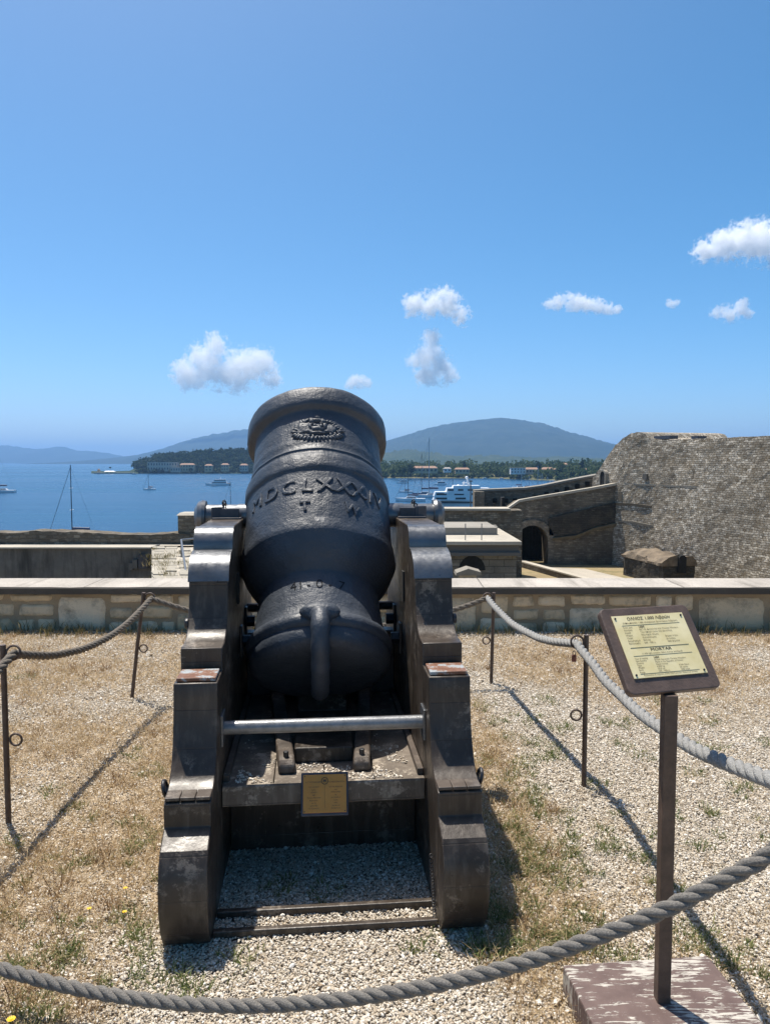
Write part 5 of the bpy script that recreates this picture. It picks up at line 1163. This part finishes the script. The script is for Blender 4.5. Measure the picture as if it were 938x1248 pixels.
# ================================================================== BOATS
def hull_mb(L_, B_, fr, bow=1, sheer=.25, n=14):
    m = MB(); vs = []
    for i in range(n):
        t = i / (n - 1); bw = B_ / 2 * (1 - max(0, (t - .45) / .55) ** 2.2) * (.82 + .18 * min(1, t * 4)); z = fr * (1 + sheer * max(0, t - .3)); x = bow * (t - .5) * L_
        xo = bow * L_ * .03 * (1 if t > .9 else 0)
        vs += [(x + xo, -bw, z), (x, -bw * .86, .05), (x, 0, -.35), (x, bw * .86, .05), (x + xo, bw, z)]
    fs = [(i * 5 + k, i * 5 + k + 1, (i + 1) * 5 + k + 1, (i + 1) * 5 + k) for i in range(n - 1) for k in range(4)] + [(i * 5 + 4, i * 5, (i + 1) * 5, (i + 1) * 5 + 4) for i in range(n - 1)]
    fs += [(0, 4, 3, 2, 1)]; return m.add(vs, fs)
def sailboat(px, py, Lh, mast, bow, label, Y=None, rot=0.0, mastmat='mast', hullmat='white', group='sailing boats in the bay', canvas=True, mx=.08, zs=None):
    q = flat(px, py, ZS) if Y is None else Vector(((px - 469) / F * Y, Y, ZS)); s_ = thing('sailboat', label, 'sailboat', tuple(q), (0, 0, rot), group); B_ = Lh * .3
    fr = Lh * .10; h = hull_mb(Lh, B_, fr, bow).build('hull', MAT[hullmat], s_, smooth=40)
    MB().box((-bow * Lh * .02, 0, fr + Lh * .035), (Lh * .36, B_ * .55, Lh * .07), None, (.8, .75)).build('cabin', MAT['white'], s_)
    MB().box((-bow * Lh * .02, 0, fr + Lh * .04), (Lh * .30, B_ * .58, Lh * .022)).build('cabin_window', MAT['glass'], s_)
    x = bow * Lh * mx; r_ = max(.09, mast * .0075, q.y * .00042)
    MB().tube([(x, 0, fr), (x, 0, mast)], [r_, r_ * .7], 8).build('mast', MAT[mastmat], s_)
    MB().tube([(x, 0, fr + mast * .1), (x - bow * Lh * .36, 0, fr + mast * .1)], r_ * .8, 6).build('boom', MAT[mastmat], s_)
    if canvas: MB().tube([(x - bow * .2, 0, fr + mast * .12), (x - bow * Lh * .35, 0, fr + mast * .115)], r_ * 1.9, 8).build('furled_sail', MAT['bluehull'], s_)
    ri = MB().tube([(x, 0, mast * .97), (bow * Lh * .5, 0, fr * 1.2)], max(.03, r_ * .38), 5); s2 = MB().tube([(x, 0, mast * .98), (-bow * Lh * .48, 0, fr)], max(.015, r_ * .14), 4)
    ri.build('forestay', MAT[mastmat], s_); s2.build('backstay', MAT[mastmat], s_)
    for zf in (.42, .70): MB().tube([(x, -B_ * .32, mast * zf), (x, B_ * .32, mast * zf)], r_ * .4, 5).build('spreader', MAT['white'], s_)
    return s_
def motorboat(px, py, Lh, H_, bow, label, decks=2, Y=None, rot=0.0, group='motor boats in the bay', name='motor_yacht', cat='motor yacht'):
    q = flat(px, py, ZS) if Y is None else Vector(((px - 469) / F * Y, Y, ZS)); s_ = thing(name, label, cat, tuple(q), (0, 0, rot), group); B_ = Lh * .24
    fr = H_ * .3; hull_mb(Lh, B_, fr, bow, .35).build('hull', MAT['white'], s_, smooth=40); z = fr
    for d in range(decks):
        k = 1 - .2 * d; hh = (H_ - fr) / decks; MB().box((-bow * Lh * (.06 + .03 * d), 0, z + hh / 2), (Lh * .62 * k, B_ * .8 * k, hh), None, (.9, .85)).build('deckhouse', MAT['white'], s_)
        MB().box((-bow * Lh * (.06 + .03 * d), 0, z + hh * .55), (Lh * .58 * k, B_ * .81 * k, hh * .32)).build('window_band', MAT['glass'], s_); z += hh
    MB().tube([(-bow * Lh * .1, 0, z), (-bow * Lh * .12, 0, z + H_ * .45)], .09 * Lh / 12, 6).build('mast', MAT['white'], s_)
    MB().box((-bow * Lh * .42, 0, fr + .15), (Lh * .12, B_ * .7, .3)).build('aft_deck', MAT['teak'], s_); return s_
trip = motorboat(266, 591.5, 21, 5.2, -1, 'white two deck excursion boat anchored below the headland', 2, name='excursion_boat', cat='boat')
motorboat(260, 593.0, 5.0, 1.4, -1, 'tiny white tender alongside the excursion boat', 1, name='tender_boat', cat='boat')
sailboat(182.5, 597.2, 9.0, 11.2, -1, 'small white sailboat anchored alone left of the excursion boat', mastmat='silver')
sailboat(3, 600.5, 17, 27, -1, 'large sailing boat cut by the left edge of the picture', mx=.16)
sailboat(88, 661, 12.5, 19.3, -1, 'sailing boat behind the left sea wall, only its mast and forestay showing', Y=191, mx=.02)
sailboat(284, 640, 10, 14.0, -1, 'sailing boat behind the stone pillar, only its thin mast showing', Y=235)
motorboat(490.5, 589.3, 11, 3.6, -1, 'white motor boat moored farthest left in the bay right of the mortar', 2)
sailboat(494.5, 600.2, 9, 7.5, -1, 'small white boat with a sunshade below the moored motor boat', mastmat='silver')
sailboat(500, 611, 15, 16, -1, 'long white sailing yacht with grey hull bow pointing left, nearest the mortar', mastmat='mast')
sailboat(517, 604, 14, 25, -1, 'yacht carrying the shorter of two tall masts left of the superyacht', mastmat='mast', hullmat='bluehull', mx=.12)
sailboat(525, 606.5, 15, 33.5, -1, 'yacht carrying the tallest mast, left of the superyacht', mastmat='silver')
motorboat(536.5, 591.2, 11, 3.2, -1, 'white motor boat moored between the tall masts and the superyacht', 1)
sailboat(552.5, 596, 9, 11, -1, 'sailboat moored just above the bow of the superyacht', hullmat='bluehull')
sailboat(633.5, 595.5, 12, 14.5, 1, 'white catamaran like sailboat above the loophole wall', mastmat='silver')
for i, (px, py, mh, lb) in enumerate(((643, 596, 10, 'sailboat right of the white one, behind the loophole wall'), (653.5, 597, 17, 'sailboat with the tallest mast above the loophole wall'), (658.5, 597, 12, 'sailboat just right of the tallest mast above the loophole wall'), (665.5, 596, 9, 'sailboat with a short mast nearest the bastion'))):
    sailboat(px, py, 9, mh, 1, lb, mastmat='silver')
for i, (px, py, lb) in enumerate(((500, 581.8, 'tiny white boat moored under the trees, left of the tall masts'), (610, 585.0, 'tiny white boat at the far shore left of the catamaran'), (672, 588.3, 'tiny white boat at the shore below the yellow villa'), (163, 578.6, 'tiny white boat beside the jetty'), (242, 578.4, 'tiny white boat in front of the ochre headland houses'), (590, 584.5, 'tiny white boat at the far shore above the superyacht mast'))):
    motorboat(px, py, 8, 2.2, -1, lb, 1, group='small boats along the far shore', name='small_boat', cat='boat')
# superyacht
YY = 300.0; sy = thing('superyacht', 'white multi deck superyacht berthed behind the quay wall', 'superyacht', ((600 - 469) / F * YY, YY, ZS), (0, 0, 0)); k_ = YY / F
hz = lambda py: at(500, py, YY).z - ZS
xx = lambda px: at(px, 600, YY).x - sy.location.x
hull_mb(44, 8.4, hz(609.5), -1, .12).build('hull', MAT['white'], sy, smooth=40)
MB().box((xx(585), 0, (hz(611) + hz(612.5)) / 2), (34, 8.5, .6)).build('window_band', MAT['glass'], sy)
for (xl, xr_, z0_, z1_, wb) in ((527, 630, 609.5, 604.5, 1), (528, 622, 604.5, 599, 1), (543, 596, 599, 594.5, 1), (551, 584, 594.5, 591.5, 0)):
    a_, b_ = xx(xl), xx(xr_); za, zb_ = hz(z0_), hz(z1_)
    MB().box(((a_ + b_) / 2, 0, (za + zb_) / 2), (b_ - a_, 7.2, zb_ - za), None, (.96, .95)).build('deckhouse', MAT['white'], sy)
    if wb:
        for (c_, d_) in ((.03, .16), (.26, .38), (.48, .8)): MB().box((a_ + (b_ - a_) * (c_ + d_) / 2, -.02, za + (zb_ - za) * .5), ((b_ - a_) * (d_ - c_), 7.35, (zb_ - za) * .42)).build('window_band', MAT['glass'], sy)
MB().ball((xx(558), 0, hz(593.5)), (.9, .9, 1.0), 2).build('radome', MAT['white'], sy, smooth=180)
MB().tube([(xx(571), 0, hz(592)), (xx(568.5), 0, hz(583))], [.5, .3], 8).build('radar_mast', MAT['white'], sy); MB().tube([(xx(564.5), 0, hz(592)), (xx(565), 0, hz(586.5))], [.35, .2], 8).build('radar_mast', MAT['white'], sy)
MB().box((xx(567), 0, hz(588.5)), (2.6, 1.4, .25)).build('radar_bar', MAT['white'], sy); MB().ball((xx(568.3), 0, hz(582)), (.62, .62, .55), 2).build('radome', MAT['white'], sy, smooth=180)
MB().box((xx(556), -3.9, hz(600.5)), (10, .3, .5)).build('bulwark', MAT['white'], sy)
pl_ = thing('lamp_pole', 'thin dark pole standing on the quay in front of the superyacht', 'pole', tuple(at(573, 625, 64) - Vector((0, 0, 2)))); MB().tube([(0, 0, 0), (0, 0, 4.6)], .045, 6).build('pole', MAT['mast'], pl_); MB().box((0, 0, 4.65), (.28, .12, .1)).build('lamp_head', MAT['mast'], pl_)

# ================================================================== CLOUDS (real volumes far above the haze)
YC = 9000.0
def cloud(label, blobs, seed, dens=.012, thr=.36, amp=1.0):
    B = []
    for px, py, rp in blobs:
        c = at(px, py, YC); c.y += random.Random(seed + px).uniform(-1, 1) * rp * 3; B.append((c, rp * YC / F))
    ctr_ = sum((c for c, _ in B), Vector()) / len(B)
    bm = bmesh.new()
    for c, r_ in B:
        for v in bmesh.ops.create_icosphere(bm, subdivisions=2, radius=r_ * 1.12)['verts']: v.co += c - ctr_
    res = bmesh.ops.convex_hull(bm, input=bm.verts); bmesh.ops.delete(bm, geom=list({g_ for g_ in res['geom_interior'] + res['geom_unused'] if isinstance(g_, bmesh.types.BMVert)}), context='VERTS')
    me = bpy.data.meshes.new('cloud'); bm.to_mesh(me); bm.free(); ob = bpy.data.objects.new('cloud', me); COL.objects.link(ob); ob.location = ctr_
    tag(ob, label, 'cloud', 'small white clouds')
    M = NT('cloud_vapour'); M.t.nodes.remove(M.p); oc = M.coord(); f = None
    for c, r_ in B:
        d = M.n('VectorMath', {0: oc, 1: tuple(c - ctr_)}, operation='DISTANCE').outputs['Value']; k = M.math('SUBTRACT', 1.0, M.math('DIVIDE', d, r_)); f = k if f is None else M.math('SMOOTH_MAX', f, k, .3)
    nz = M.n('TexNoise', {'Vector': M.n('VectorMath', {0: oc, 1: (seed * 911.0, 0, 0)}, operation='ADD').outputs[0], 'Scale': .0085, 'Detail': 8, 'Roughness': .68, 'Distortion': .4}).outputs[0]
    nz2 = M.n('TexNoise', {'Vector': oc, 'Scale': .026, 'Detail': 6, 'Roughness': .7}).outputs[0]
    f = M.math('ADD', f, M.math('MULTIPLY', M.math('SUBTRACT', nz, .5), 2.9 * amp)); f = M.math('ADD', f, M.math('MULTIPLY', M.math('SUBTRACT', nz2, .5), 1.9 * amp)); f = M.math('MULTIPLY', M.math('SUBTRACT', f, thr), 9.0)
    f = M.n('Clamp', {0: f}).outputs[0]; pv = M.n('VolumePrincipled', {'Color': (1, 1, 1), 'Density': M.math('MULTIPLY', f, dens), 'Anisotropy': .0})
    M.t.links.new(pv.outputs[0], M.out.inputs['Volume']); M.m.cycles.volume_step_rate = .09 if hasattr(M.m, 'cycles') else 1
    me.materials.append(M.m)
cloud('largest white cumulus cloud with two humps, left above the mortar', [(228, 456, 24), (250, 440, 27), (262, 422, 20), (275, 455, 27), (300, 447, 27), (318, 443, 24), (330, 462, 18), (290, 463, 22), (240, 462, 20)], 1, dens=.0095)
cloud('ragged flat white cloud above the triangular one', [(505, 372, 18), (525, 368, 20), (545, 372, 20), (562, 384, 15), (540, 358, 13)], 2, amp=1.1)
cloud('upright triangular cloud just right of the muzzle', [(526, 410, 15), (524, 428, 19), (510, 440, 17), (535, 445, 20), (518, 458, 18), (548, 458, 15), (528, 455, 18), (522, 440, 16)], 3, dens=.0095)
cloud('long thin flat white cloud right of centre', [(668, 371, 11), (680, 369, 13), (692, 370, 14), (704, 369, 15), (716, 371, 14), (728, 373, 13), (740, 376, 11), (750, 378, 9)], 4, amp=.8)
cloud('bright cloud cut by the right edge', [(858, 306, 18), (880, 300, 24), (905, 292, 27), (930, 292, 30), (955, 295, 32)], 5)
cloud('small wispy bent cloud below the right edge cloud', [(873, 381, 11), (888, 384, 13), (899, 378, 14), (903, 371, 10), (912, 382, 9)], 6, amp=1.1)
cloud('little round cloud tucked behind the mortar muzzle', [(428, 467, 11), (437, 465, 13), (446, 467, 9)], 7, amp=.8)
cloud('tiniest cloud puff right of the long thin cloud', [(816, 370, 8), (824, 370, 8)], 8, amp=.6)

# ================================================================== HAZE
HT = 470.0; hb = MB().box((0, 11950, (HT + ZS - 1.0) / 2), (32000, 24100, HT - ZS + 1.0)); ho = hb.build('haze', NT('haze_air').m); tag(ho, kind='stuff')
hm = ho.data.materials[0]; ht_ = hm.node_tree; ht_.nodes.clear(); out = ht_.nodes.new('ShaderNodeOutputMaterial'); pv = ht_.nodes.new('ShaderNodeVolumePrincipled')
pv.inputs['Color'].default_value = (.28, .51, .83, 1); pv.inputs['Density'].default_value = 1.0e-4; pv.inputs['Anisotropy'].default_value = .2
ht_.links.new(pv.outputs[0], out.inputs['Volume'])
